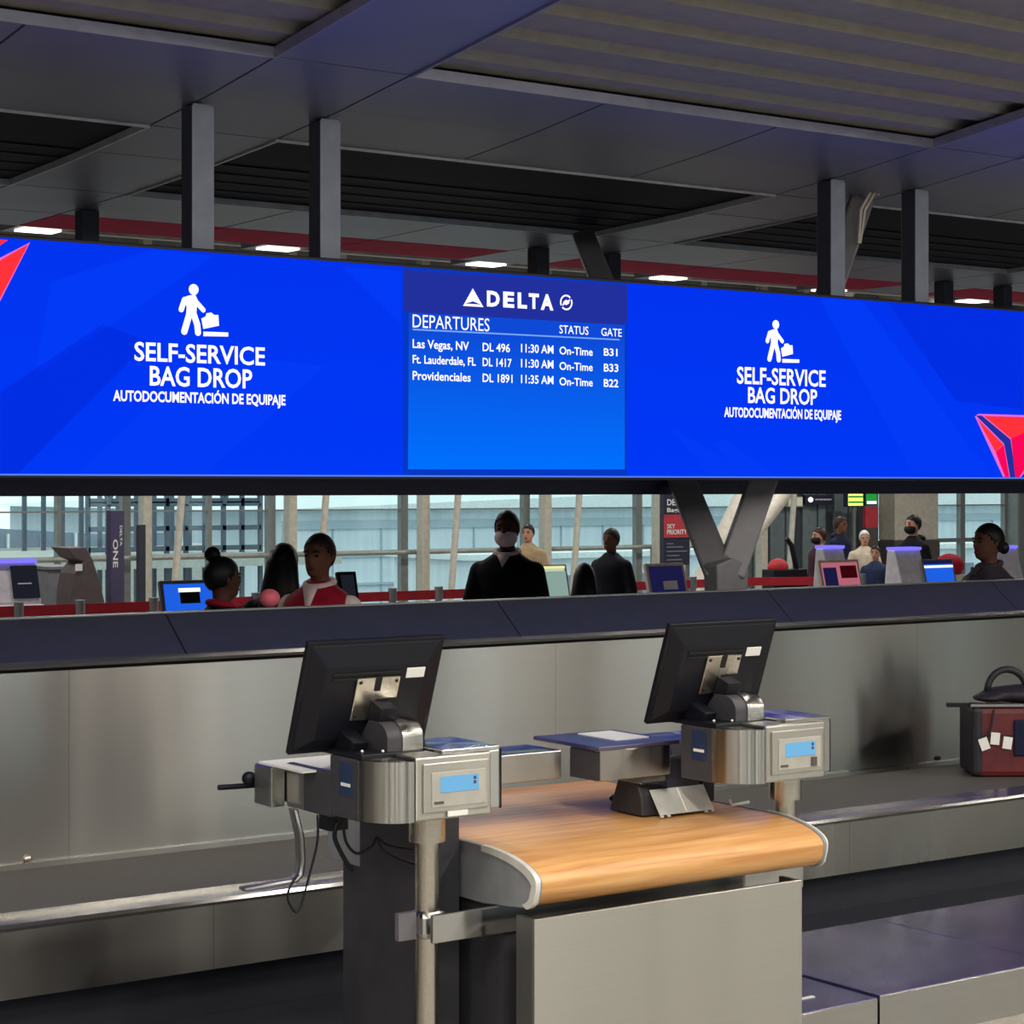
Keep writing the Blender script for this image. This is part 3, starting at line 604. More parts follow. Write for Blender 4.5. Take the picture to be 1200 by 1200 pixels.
# ---- weighing stations
def station(dx, label, extras):
    zb_, zt_ = .99, 1.165
    X0, X1, XSd = 2.982+dx, 3.284+dx, 2.874+dx
    px_ = 3.135+dx if not extras['right'] else 4.50
    t = thing('weighing_station', label, 'weighing station', (px_, 4.86, 0), 'steel weighing stations at the bag drop')
    MB().tube([(px_, 4.86, 0), (px_, 4.86, .93)], .034, 24).build('pole', 'steel_pole', t, smooth='auto')
    MB().tube([(px_, 4.86, .90), (px_, 4.86, zb_)], .052, 24).build('sleeve', 'steel_pole', t, smooth='auto')
    if not extras['right']:
        cl = MB().box(px_-.042, px_+.046, 4.82, 4.90, .626, .71).build('clamp', 'steel', t, .02)
        box('clamp_plate', 'dark_metal', t, px_-.10, px_-.042, 4.85, 4.87, .63, .706)
    MB().tube([(px_, 4.86, 0), (px_, 4.86, .015)], .09, 24).build('foot_plate', 'steel_side', t)
    # indicator housing facing the passenger
    xe = X1-.052
    MB().box(X0, xe, 4.68, 4.95, zb_, zt_).build('indicator_housing', 'steel_dull', t, .006)
    MB().prism([(xe+.003, 4.70, zb_+.012), (X1-.012, 4.70, zb_+.012), (X1, 4.712, zb_+.012), (X1, 4.95, zb_+.012), (xe+.003, 4.95, zb_+.012)], (0, 0, zt_-zb_-.012)).build('end_cover', 'steel', t, .003)
    box('end_plate', 'black_plastic', t, X1, X1+.006, 4.715, 4.95, zb_+.008, zt_)
    wd = xe-X0
    ip = box('indicator_plate', 'steel_dull', t, X0+.022, xe-.012, 4.674, 4.682, zb_+.022, zt_-.018, .003)
    f = box('indicator_frame', 'lcd_bezel', ip, X0+.048, xe-.026, 4.6715, 4.675, zb_+.036, zt_-.044, .001)
    box('lcd', 'lcd_blue', ip, X0+.075, xe-.05, 4.669, 4.672, zb_+.075, zb_+.118, .001)
    for zz in (zb_+.092, zb_+.104): box('digit', 'banner_purple', ip, xe-.068, xe-.059, 4.668, 4.6695, zz, zz+.009)
    box('maker_plate', 'kiosk_brown', ip, X0+.055, X0+.085, 4.669, 4.672, zb_+.045, zb_+.052)
    if extras['right']: box('key', 'kiosk_brown', ip, xe-.068, xe-.046, 4.667, 4.672, zb_+.04, zb_+.068)
    else: box('label_sticker', 'white_card', ip, X0+.10, X0+.165, 4.671, 4.675, zb_+.008, zb_+.022)
    # curved corner cover
    arc = [(X0-.004-(X0-XSd)*math.sin(a_), 4.80-.12*math.cos(a_)) for a_ in [math.pi/2*k/10 for k in range(11)]]
    MB().prism([(x, y, zb_) for x, y in arc]+[(X0-.004, 4.80, zb_)], (0, 0, zt_-.01-zb_)).build('corner_cover', 'steel', t, smooth='auto')
    # dark side panel then low rear panel
    box('side_panel', 'cabinet_dark', t, XSd, X0-.01, 4.803, 4.955, zb_-.005, zt_-.012, .004)
    box('top_deck', 'black_plastic', t, XSd+.004, X0+.12, 4.79, 5.05, zt_-.012, zt_+.004, .004)
    sp = box('blue_sticker', 'cloth_blue', t, XSd-.002, XSd, 4.83, 4.90, zb_+.06, zb_+.15); box('white_sticker', 'white_card', t, XSd-.003, XSd, 4.84, 4.89, zb_+.085, zb_+.094)
    for x, y in ((XSd+.03, 4.83), (X0-.03, 4.80), (X0+.03, 4.83), (XSd+.02, 4.93)): MB().ell((x, y, zt_+.008), (.004, .004, .004), 8, 6).build('screw_cap', 'white_card', t)
    box('paper_strip', 'white_card', t, X0+.10, X0+.20, 4.74, 4.82, zt_, zt_+.006)
    box('document_tray', 'steel', t, X0+.10, X1-.01, 4.70, 4.94, zt_-.002, zt_+.012, .003)
    # hood with steel strap
    hx0, hx1 = X0-.015, X0+.098
    hood = [(4.80+.0, zt_)]+[(4.86-.06*math.cos(a_)+.0, zt_+.036+.046*math.sin(a_)) for a_ in [math.pi/2*k/8 for k in range(9)]]+[(4.90, zt_+.082), (4.955, zt_+.02), (4.955, zt_)]
    MB().prism([(hx0, y, z) for y, z in hood], (hx1-hx0-.066, 0, 0)).build('hood', 'cabinet_dark', t, smooth='auto')
    MB().prism([(hx1-.066, y-.004, z+.003) for y, z in hood], (.066, 0, 0)).build('hood_strap', 'steel', t, smooth='auto')
    if not extras['right']:
        box('rear_panel', 'cabinet_dark', t, XSd, XSd+.02, 4.955, 5.195, zb_-.012, zt_-.06, .003)
        box('rear_edge', 'steel_side', t, XSd-.002, XSd+.022, 5.10, 5.195, zb_-.01, zt_-.062)
        rr = box('rear_rail', 'steel', t, 2.822, 2.868, 5.2, 5.30, zb_-.012, zt_-.07, .004)
        box('rear_rail_side', 'steel_side', t, 2.8195, 2.8225, 5.205, 5.295, zb_-.008, zt_-.076)
        box('rear_beam', 'steel', t, 2.87, 3.80, 5.12, 5.30, zb_, zt_-.085, .004)
        box('work_sheet', 'white_card', t, 2.83, 3.14, 5.03, 5.29, zt_-.07, zt_-.064)
        # bent hook
        hp = [P(346, 948, X=2.87), P(349, 975, X=2.87), P(352, 1000, X=2.87)]
        hk = [(2.862, .978), (2.882, .90), (2.886, .83), (2.880, .79), (2.862, .775), (2.70, .768)]
        MB().sheet([(x, 5.12, z) for x, z in hk], (0, .042, 0)).build('hook', 'steel_side', t, smooth='auto', solid=.009)
        p0, p1 = P(256, 923, Y=5.33), P(302, 920, Y=5.33)
        MB().tube([p0, p1+Vector((.02, 0, 0))], .008, 8).build('rod', 'black_plastic', t); q = P(292, 912, Y=5.33); MB().ell(q, (.022, .022, .02)).build('knob', 'black_plastic', t, smooth=True)
        MB().box(2.90, 2.96, 5.0, 5.06, .93, .985).build('junction_box', 'black_plastic', t)
    else:
        xt0 = 3.86
        box('tray_box', 'steel', t, xt0, XSd-.004, 5.0, 5.15, zb_, zt_-.08, .003)
        box('tray_side', 'cabinet_dark', t, xt0-.004, xt0, 5.01, 5.15, zb_, zt_-.085)
        tp = box('tray_top', 'scale_top', t, xt0-.01, XSd+.03, 4.995, 5.34, zt_-.08, zt_-.068, .002)
        MB().prism([(xt0+.06, 5.02, zb_), (XSd-.01, 5.02, zb_), (xt0+.25, 4.98, zb_-.04)], (0, .004, 0)).build('tray_gusset', 'steel', t)
        box('rear_beam', 'steel', t, XSd, X1+.02, 5.12, 5.30, zb_, zt_-.085, .004)
        box('white_paper', 'white_card', t, 4.00, XSd-.01, 5.10, 5.30, zt_-.068, zt_-.065)
    return t
station(0, 'steel weighing station with blue display left of the wood counter', dict(right=False))
station(1.27, 'steel weighing station with blue display behind the right end of the wood counter', dict(right=True))
def monitor(dx, label):
    t = thing('monitor', label, 'monitor', (2.98+dx, 4.93, 1.165), 'black monitors seen from behind at the bag drop')
    # tilted plane: bottom at Y 4.98 z 1.15, top at Y 4.86 z 1.47
    M = Matrix.Translation((2.975+dx, 4.975, 1.158)) @ Euler((math.radians(20.0), 0, 0)).to_matrix().to_4x4()
    W, H = .222, .338
    b = lambda n, m_, x0, x1, y0, y1, z0, z1, par=t, bv=.003: MB().box(x0, x1, y0, y1, z0, z1, M).build(n, m_, par, bv)
    b('bezel', 'black_plastic', -W, W, 0, .018, 0, H)
    sh_ = MB(); fr = [(-W+.01, .01), (W-.01, .01), (W-.01, H-.01), (-W+.01, H-.01)]; bk_ = [(-W+.06, .05), (W-.06, .05), (W-.06, H-.07), (-W+.06, H-.07)]
    vs = [sh_.bm.verts.new(M @ Vector((x, 0, z))) for x, z in fr]+[sh_.bm.verts.new(M @ Vector((x, -.022, z))) for x, z in bk_]
    sh_.bm.faces.new(vs[:4]); sh_.bm.faces.new(vs[4:])
    for i in range(4): sh_.bm.faces.new([vs[i], vs[(i+1) % 4], vs[4+(i+1) % 4], vs[4+i]])
    sh = sh_.build('back_shell', 'black_plastic', t, .004)
    b('vent_ridge', 'black_matte', -.14, .085, -.026, -.022, H-.095, H-.088, sh, .001)
    b('vent_ridge', 'black_matte', -.14, .085, -.026, -.022, H-.11, H-.103, sh, .001)
    b('screen', 'screen_dim', -W+.015, W-.015, .018, .020, .015, H-.015, t, 0)
    pm = b('mount_plate', 'steel_pole', -.062, .078, -.030, -.022, .105, .235)
    b('mount_slot', 'black_matte', -.002, .016, -.033, -.029, .195, .237, pm, 0)
    b('mount_slot', 'black_matte', .012, .080, -.033, -.029, .103, .17, pm, 0)
    for x, z in ((-.05, .222), (.066, .222), (-.05, .12)): b('mount_screw', 'black_matte', x-.004, x+.004, -.032, -.029, z-.004, z+.004, pm, 0)
    b('sticker', 'white_card', .098, .158, -.0255, -.0222, H-.112, H-.082, sh, .001)
    b('cable_plug', 'white_card', -.06, -.025, -.05, -.026, .035, .05)
    b('mount_arm', 'black_plastic', -.005, .05, -.085, -.03, .10, .165)
    b('arm_foot', 'black_plastic', -.085, -.035, -.10, -.0, .012, .075)
    return t
monitor(0, 'black monitor seen from behind on the left weighing station')
monitor(1.27, 'black monitor seen from behind on the right weighing station')
# card terminal on the wood top
p = P(790, 945, z=.863)
t = thing('card_terminal', 'black card terminal with a steel front plate on the wood counter', 'terminal', (p.x, p.y, .867))
x0 = P(762, 955, z=.868).x; yT = P(778, 958, z=.868).y
TX0, TX1 = P(775, 960, Y=yT).x, P(838, 955, Y=yT).x
MB().prism([(TX0-.035, yT+.05, .868), (TX0-.035, yT+.058, .93), (TX0-.035, yT+.115, 1.032), (TX0-.035, yT+.15, 1.032), (TX0-.035, yT+.22, .868)], (TX1-TX0+.03, 0, 0)).build('body', 'terminal_grey', t, .005)
M = Matrix.Translation((0, yT, .8685)) @ Euler((math.radians(-36), 0, 0)).to_matrix().to_4x4()
MB().box(TX0, TX1, 0, .004, .008, .098, M).build('front_plate', 'plate_satin', t, .001)
for x in (TX0, TX0+.028, TX1-.028-.012, TX1-.012): MB().box(x, x+.012, 0, .004, 0, .01, M).build('plate_foot', 'plate_satin', t)
MB().box((TX0+TX1)/2-.003, (TX0+TX1)/2+.001, -.001, .001, .01, .095, M).build('plate_crease', 'white_card', t)
MB().box(TX0+.0, TX1-.05, yT+.117, yT+.148, 1.032, 1.036).build('top_edge', 'steel_side', t)
MB().tube([(TX1-.03, yT+.09, 1.0), (TX1-.015, yT+.09, 1.045), (TX1+.02, yT+.09, 1.04), (TX1+.03, yT+.10, .97), (TX1+.012, yT+.11, .885)], .014, 8).build('coiled_cord', 'black_plastic', t, smooth=True)
p = P(728, 942, z=.863)
tag(MB().ell((p.x, p.y, .883), (.045, .03, .016)).build('black_mouse', 'black_plastic', smooth=True), 'small black mouse beside the card terminal', 'mouse')
p = P(866, 945, z=.866)
tag(MB().tube([(p.x-.04, p.y, .89), (p.x-.03, p.y, .872), (p.x+.06, p.y+.02, .872)], .005, 6).build('plastic_strip', 'white_card'), 'small clear plastic strip lying below the right weighing station', 'strip')
# cables under the left station
def cable(label, pts, r=.0045, Y=5.02):
    w_ = [P(x, y, Y=Y+d) for x, y, d in pts]; fine = []
    for i in range(len(w_)-1):
        p0, p1, p2, p3 = w_[max(i-1, 0)], w_[i], w_[i+1], w_[min(i+2, len(w_)-1)]
        for k in range(6):
            s = k/6; fine.append(.5*((2*p1)+(p2-p0)*s+(2*p0-5*p1+4*p2-p3)*s*s+(3*p1-p0-3*p2+p3)*s**3))
    fine.append(w_[-1]); tag(MB().tube(fine, r, 8).build('black_cable', 'black_plastic', smooth=True), label, 'cable', 'cables under the left weighing station')
cable('thin black cable hanging in a long loop below the hook of the left station', [(372, 955, 0), (372, 985, 0), (364, 1020, 0), (352, 1062, 0), (345, 1068, 0), (337, 1052, 0), (342, 1035, 0), (350, 1025, 0)], .0035)
cable('thick black cable dropping beside the dark cabinet', [(396, 962, -.02), (392, 980, -.02), (400, 1000, -.02), (412, 1020, -.02)], .007)
cable('black cable sagging from the left station towards the cabinet', [(402, 955, -.06), (405, 985, -.06), (418, 1000, -.06), (435, 992, -.06), (442, 982, -.06), (455, 990, -.06), (484, 995, -.06)])
cable('black cable running along the front of the dark cabinet', [(442, 980, -.06), (448, 995, -.06), (465, 1005, -.06), (486, 1012, -.06)])
# ---- low bag scales
sg = 'low bag scales on the floor'
def scale(x0, x1, zt_, label):
    t = thing('bag_scale', label, 'scale', ((x0+x1)/2, 5.4, 0), sg)
    box('front_skirt', 'steel', t, x0+.003, x1-.003, 4.97, 4.985, .0, zt_-.004, .002); box('body', 'cabinet_dark', t, x0+.004, x1-.004, 4.985, 5.84, 0, zt_-.02)
    box('platform', 'scale_top', t, x0+.002, x1-.002, 4.972, 5.85, zt_-.02, zt_, .003)
    return t
sc0 = scale(4.48, 5.03, .162, 'low bag scale next to the counter front with a white strip on top')
box('white_strip', 'white_card', sc0, 4.55, 4.86, 5.10, 5.115, .162, .165)
scale(5.035, 5.905, .17, 'low wide bag scale in the middle of the row on the floor'); scale(5.91, 6.78, .17, 'low bag scale below the suitcase at right')
# ---- suitcase on the belt
sx = 7.70
t = thing('suitcase', 'dark red suitcase with white tags on the conveyor belt', 'suitcase', (sx, 6.86, .452)); t.location = (7.745, 7.0, .452); t.rotation_euler = (0, 0, -.6)
box('shell', 'luggage_red', t, sx, sx+.70, 6.86, 7.14, .452, .80, .03); box('side_band', 'luggage_dark', t, sx-.004, sx+.05, 6.85, 7.15, .46, .80, .02)
box('pocket', 'cloth_navy', t, sx+.20, sx+.34, 6.845, 6.86, .56, .74, .01); box('zip_rim', 'luggage_dark', t, sx+.01, sx+.7, 6.855, 6.866, .655, .665)
box('pull_handle', 'black_plastic', t, sx-.12, sx+.02, 6.9, 6.93, .798, .818); box('pull_rail', 'steel_side', t, sx-.01, sx+.6, 6.87, 6.90, .803, .815)
for dx, z0, z1, rr in ((.03, .585, .645, -.35), (.07, .62, .68, .1), (.13, .60, .66, .15)):
    M = Matrix.Translation((sx+dx+.01, 6.842, z0)) @ Euler((0, rr, 0)).to_matrix().to_4x4(); MB().box(0, .045, 0, .003, 0, z1-z0, M).build('tag', 'white_card', t)
MB().tube([(sx+.10, 6.85, .79), (sx+.09, 6.845, .72), (sx+.07, 6.843, .66)], .006, 6).build('tag_strap', 'luggage_dark', t)
t = thing('duffel_bag', 'black soft bag lying on top of the dark red suitcase', 'bag', (sx, 6.86, .815)); t.location = (7.745, 7.0, .815); t.rotation_euler = (0, 0, -.6)
MB().ell((sx+.36, 7.0, .855), (.30, .13, .05)).ell((sx+.12, 6.98, .838), (.10, .08, .024)).build('body', 'luggage_dark', t, smooth=True, remesh=.012)
MB().tube([(sx+.20+.10*math.cos(a_), 6.98, .87+.11*math.sin(a_)) for a_ in [math.pi*k/10 for k in range(11)]], .018, 8).build('carry_loop', 'luggage_dark', t, smooth=True)
# ================================================================== objects behind the conveyor
YC_ = 12.4
cn = thing('check_in_counter', 'long grey counter carrying monitors behind the conveyor wall', 'counter', (9, YC_+.2, 0))
box('body', 'counter_grey', cn, 3.5, 15.6, YC_, YC_+.5, 0, .92); box('worktop', 'counter_grey', cn, 3.45, 15.65, YC_-.05, YC_+.55, .92, .96, .005)
def back_monitor(x0, x1, yt, label, frame, face, items=(), dY=0, h=.27):
    Y_ = YC_+.22+dY; a, b = P(x0, yt, Y=Y_), P(x1, yt, Y=Y_); W = b.x-a.x; tz = (a.z+b.z)/2
    t = thing('desk_monitor', label, 'monitor', ((a.x+b.x)/2, Y_, .96), 'monitors on the counter behind the conveyor')
    th = math.radians(-14); zb_ = tz-h*math.cos(th); M = Matrix.Translation((a.x+.03, Y_-.05, zb_)) @ Euler((th, 0, 0)).to_matrix().to_4x4()
    MB().box(0, W, 0, .035, 0, h, M).build('case', frame, t, .004)
    s = MB().box(.025, W-.025, -.003, .001, .02, h-.025, M).build('screen', face, t)
    for u0, v0, u1, v1, m_, nm in items: MB().box(W*u0, W*u1, -.006, -.002, h*v0, h*v1, M).build(nm, m_, s)
    box('stand', 'black_plastic', t, a.x+W/2-.03, a.x+W/2+.07, Y_, Y_+.12, .96, max(zb_+.1, 1.0)); box('stand_foot', 'black_plastic', t, a.x+W/2-.1, a.x+W/2+.14, Y_-.06, Y_+.16, .96, .972)
back_monitor(183, 247, 680, 'monitor with a bright blue screen left of the woman with a bun', 'kiosk_grey', 'screen_blue_bg', ((.32, .70, .72, .80, 'screen_white', 'title_bar'), (.34, .42, .70, .70, 'black_plastic', 'window')), -.4)
back_monitor(392, 414, 670, 'small dark monitor behind the woman in the red vest', 'black_plastic', 'screen_dim')
back_monitor(611, 661, 662, 'monitor with a pale cream and green screen beside the masked man', 'beige_frame', 'screen_cream', ((.05, .88, .95, .95, 'screen_cream_light', 'title_bar'), (.3, .05, .95, .8, 'screen_green', 'picture'), (.05, .1, .3, .2, 'screen_cream_light', 'entry')))
back_monitor(754, 799, 660, 'monitor with a dark screen and white card in front of the red sign', 'beige_frame', 'screen_navy', ((.38, .20, .74, .46, 'white_card', 'card'),))
back_monitor(957, 1004, 656, 'monitor with a pinkish screen right of the V-shaped column', 'beige_frame', 'screen_pink', ((.08, .05, .4, .75, 'screen_navy', 'dark_window'), (.5, .4, .9, .8, 'cloth_red', 'red_picture')))
back_monitor(1078, 1115, 655, 'monitor with a bright blue screen in front of the white kiosk', 'kiosk_grey', 'screen_blue_bg', ((.05, .70, .95, .78, 'screen_white', 'title_bar'), (.05, .82, .95, .95, 'screen_navy', 'header')))
def kiosk(x0, x1, yt, Y_, label, scr_=None):
    a, b = P(x0, yt, Y=Y_), P(x1, yt, Y=Y_); z1 = a.z
    t = thing('check_in_kiosk', label, 'kiosk', ((a.x+b.x)/2, Y_+.2, 0), 'white self-service kiosks with violet light strips')
    MB().prism([(a.x, Y_+.10, 0), (a.x, Y_+.06, .95), (a.x, Y_+.16, z1-.03), (a.x, Y_+.26, z1-.03), (a.x, Y_+.30, .9), (a.x, Y_+.30, 0)], (b.x-a.x, 0, 0)).build('body', 'kiosk_white', t, .01)
    box('light_strip', 'kiosk_purple', t, a.x+.01, b.x-.01, Y_+.13, Y_+.28, z1-.03, z1)
    th = math.atan2(.10, z1-.98); M = Matrix.Translation((a.x, Y_+.056, .96)) @ Euler((-th, 0, 0)).to_matrix().to_4x4()
    if scr_: 
        s = MB().box((b.x-a.x)*scr_[0], (b.x-a.x)*scr_[1], -.006, .0, .02, z1-1.0, M).build('screen', 'screen_dim', t); MB().box((b.x-a.x)*(scr_[0]+.1), (b.x-a.x)*(scr_[0]+.35), -.008, -.005, .14, .15, M).build('text_line', 'kiosk_white', s)
    box('shelf', 'kiosk_white', t, a.x+.02, b.x-.02, Y_-.06, Y_+.10, .90, .93, .004); box('slot', 'black_matte', t, a.x+(b.x-a.x)*.55, a.x+(b.x-a.x)*.8, Y_+.045, Y_+.056, .80, .83)
    return t
kiosk(-14, 52, 657, 16.0, 'white kiosk with dark screen and violet top light at far left', (.5, .98))
kiosk(978, 1002, 640, 14.2, 'white kiosk with violet top light behind the pinkish monitor')
kiosk(1062, 1092, 642, 14.2, 'white kiosk with violet top light in front of the walking man')
kiosk(1178, 1205, 640, 14.2, 'white kiosk with violet top light at far right behind the woman')
p = [P(x, y, Y=16.8) for x, y in ((77, 642), (101, 641), (109, 656), (117, 680), (123, 706), (126, 730), (82, 730), (84, 695), (88, 672), (98, 658), (88, 654))]
for q in p[5:7]: q.z = 0
t = thing('side_kiosk', 'dark brown kiosk seen in profile with a hooked top near the far left', 'kiosk', ((p[5].x+p[6].x)/2, 16.95, 0))
MB().prism(p, (0, .34, 0)).build('body', 'kiosk_brown', t, .008)
q = P(93, 665, Y=16.78); MB().box(q.x-.03, q.x+.03, 16.785, 16.80, q.z-.03, q.z+.03, ).build('card', 'white_card', t)
p0, p1 = P(56, 664, Y=17.6), P(90, 664, Y=17.6)
t = thing('grey_desk', 'blue grey desk block behind the far left kiosk', 'desk', ((p0.x+p1.x)/2, 17.8, 0)); box('body', 'kiosk_grey', t, p0.x, p1.x, 17.6, 18.1, 0, p0.z-.03, .01); box('top', 'kiosk_grey', t, p0.x-.02, p1.x+.02, 17.58, 18.12, p0.z-.03, p0.z, .004)
# purple pylon with vertical lettering
p0, p1 = P(129.5, 598, Y=17.2), P(146, 598, Y=17.2)
t = thing('pylon_sign', 'slim purple pylon sign with vertical white lettering', 'sign', ((p0.x+p1.x)/2, 17.25, 0))
box('panel', 'banner_purple', t, p0.x, p1.x, 17.2, 17.3, .02, p0.z, .006); box('base', 'dark_metal', t, p0.x-.08, p1.x+.08, 17.1, 17.4, 0, .02)
W = p1.x-p0.x
lettering('lettering', 'ONE', 'white_card', t, p0.x+W*.18, p0.x+W*.52, P(138, 665, Y=17.2).z, P(138, 632, Y=17.2).z, 17.197, .02, rot=True)
lettering('lettering', 'DELTA', 'white_card', t, p0.x+W*.66, p0.x+W*.82, P(138, 640, Y=17.2).z, P(138, 616, Y=17.2).z, 17.197, .02, rot=True)
q = P(167, 615, Y=18); tag(box('dark_pole', 'post_dark', None, q.x-.035, q.x+.035, 18, 18.07, 0, q.z, .004), 'thin dark pole right of the purple pylon sign', 'pole')
# tall totem with red band
Yt = 17.0; a, b = P(778, 580, Y=Yt), P(808, 580, Y=Yt); W = b.x-a.x
t = thing('totem_sign', 'tall navy sign with a red band left of the V-shaped column', 'sign', ((a.x+b.x)/2, Yt+.04, 0))
zz = lambda y: P(793, y, Y=Yt).z
pn = box('panel', 'sign_navy', t, a.x, b.x, Yt, Yt+.07, zz(662), zz(574)); box('red_band', 'sign_red', t, a.x, b.x, Yt-.006, Yt, zz(630), zz(603))
box('leg', 'stanchion', t, a.x+.03, a.x+.07, Yt+.02, Yt+.05, 0, zz(662)); box('leg', 'stanchion', t, b.x-.02, b.x+.02, Yt+.02, Yt+.05, 0, zz(625)); box('foot', 'stanchion', t, a.x-.05, b.x+.05, Yt-.15, Yt+.2, 0, .02)
lettering('lettering', 'DELTA', 'white_card', t, a.x+W*.12, b.x-W*.1, zz(592), zz(585), Yt-.003, .02); lettering('lettering', 'Bags', 'white_card', t, a.x+W*.12, a.x+W*.62, zz(600), zz(595), Yt-.003, .02)
lettering('lettering', 'SKY', 'white_card', t, a.x+W*.1, a.x+W*.42, zz(619), zz(614), Yt-.009, .02); lettering('lettering', 'PRIORITY', 'white_card', t, a.x+W*.1, b.x-W*.12, zz(626), zz(620.5), Yt-.009, .02)
for yy, u in ((637, .35), (641, .75), (646, .9), (651, .6), (656, .7)): box('text_bar', 'kiosk_grey', t, a.x+W*.1, a.x+W*u, Yt-.003, Yt, zz(yy+.7), zz(yy-.7))
# belt barriers
def barrier(pts, label, zt_=.96):
    """posts (px, Y) with red belts between them; each post a thing with the belt it feeds"""
    w_ = [(P(x, 690, Y=Y_).x, Y_) for x, Y_ in pts]
    for i, (x, y) in enumerate(w_):
        t = thing('barrier_post', label % ORD[i], 'barrier', (x, y, 0), 'belt barriers with red tape')
        MB().tube([(x, y, 0), (x, y, .02)], .17, 20).build('base', 'stanchion', t); MB().tube([(x, y, .02), (x, y, zt_+.02)], .032, 12).build('post', 'stanchion', t, smooth='auto'); MB().tube([(x, y, zt_-.09), (x, y, zt_+.03)], .04, 12).build('head', 'kiosk_grey', t, smooth='auto')
        if i+1 < len(w_):
            x2, y2 = w_[i+1]; d = Vector((x2-x, y2-y, 0)); d.normalize(); n = Vector((-d.y, d.x, 0))*.003
            A, B = Vector((x, y, zt_-.085))+d*.04, Vector((x2, y2, zt_-.085))-d*.04
            MB().prism([A+n, B+n, B-n, A-n], (0, 0, .085)).build('belt', 'red_tape', t)
ORD = ['first', 'second', 'third', 'fourth', 'fifth', 'sixth', 'seventh', 'eighth']
barrier([(-60, 15.4), (22, 15.4), (94, 15.4), (180, 15.4), (300, 15.6)], 'grey barrier post feeding red tape on the left side, %s from the left')
barrier([(372, 15.6), (460, 15.6), (514, 15.6), (600, 15.6)], 'grey barrier post feeding red tape left of the masked man, %s from the left')
barrier([(705, 15.8), (770, 15.8), (812, 15.8), (868, 15.9), (960, 15.6), (1010, 15.3)], 'grey barrier post feeding red tape around the V-shaped column, %s from the left')
p0 = P(316, 701, Y=8.6)
t = thing('pink_ball', 'round pink object beside the person in the red vest', 'ball', (p0.x, 8.6, 0))
MB().ell((p0.x, 8.6, p0.z), (.05, .048, .044)).build('ball', 'pink_ball', t, smooth=True); MB().tube([(p0.x, 8.6, .015), (p0.x, 8.6, p0.z-.035)], .014, 12).build('stand', 'stanchion', t, smooth='auto'); MB().tube([(p0.x, 8.6, 0), (p0.x, 8.6, .02)], .13, 18).build('base', 'stanchion', t)
q = P(919, 660, Y=16.6)
t = thing('red_bag', 'red bag on a dark trolley right of the V-shaped column', 'bag', (q.x, 16.7, 0))
MB().ell((q.x, 16.7, q.z-.05), (.13, .1, .1)).build('bag', 'bag_red', t, smooth=True); box('trolley_bed', 'black_plastic', t, q.x-.15, q.x+.35, 16.6, 16.8, .75, .99, .01); MB().tube([(q.x+.3, 16.7, .9), (q.x+.2, 16.7, 1.25), (q.x+.12, 16.7, 1.33)], .03, 8).build('trolley_handle', 'black_plastic', t)
for dx in (-.1, .3):
    MB().tube([(q.x+dx, 16.7, .05), (q.x+dx, 16.7, .76)], .015, 8).build('trolley_leg', 'black_plastic', t); MB().tube([(q.x+dx, 16.68, .05), (q.x+dx, 16.72, .05)], .05, 12).build('wheel', 'black_matte', t)
q = P(1121, 661, Y=14.9)
t = thing('red_suitcase', 'red soft bag standing tall behind the blue monitor at right', 'bag', (q.x, 15, 0))
MB().ell((q.x, 15.0, q.z-.02), (.17, .14, .13)).build('bag', 'cloth_red', t, smooth=True); box('cart', 'column_beige', t, q.x-.10, q.x+.13, 14.88, 15.12, 0, q.z-.11, .01)
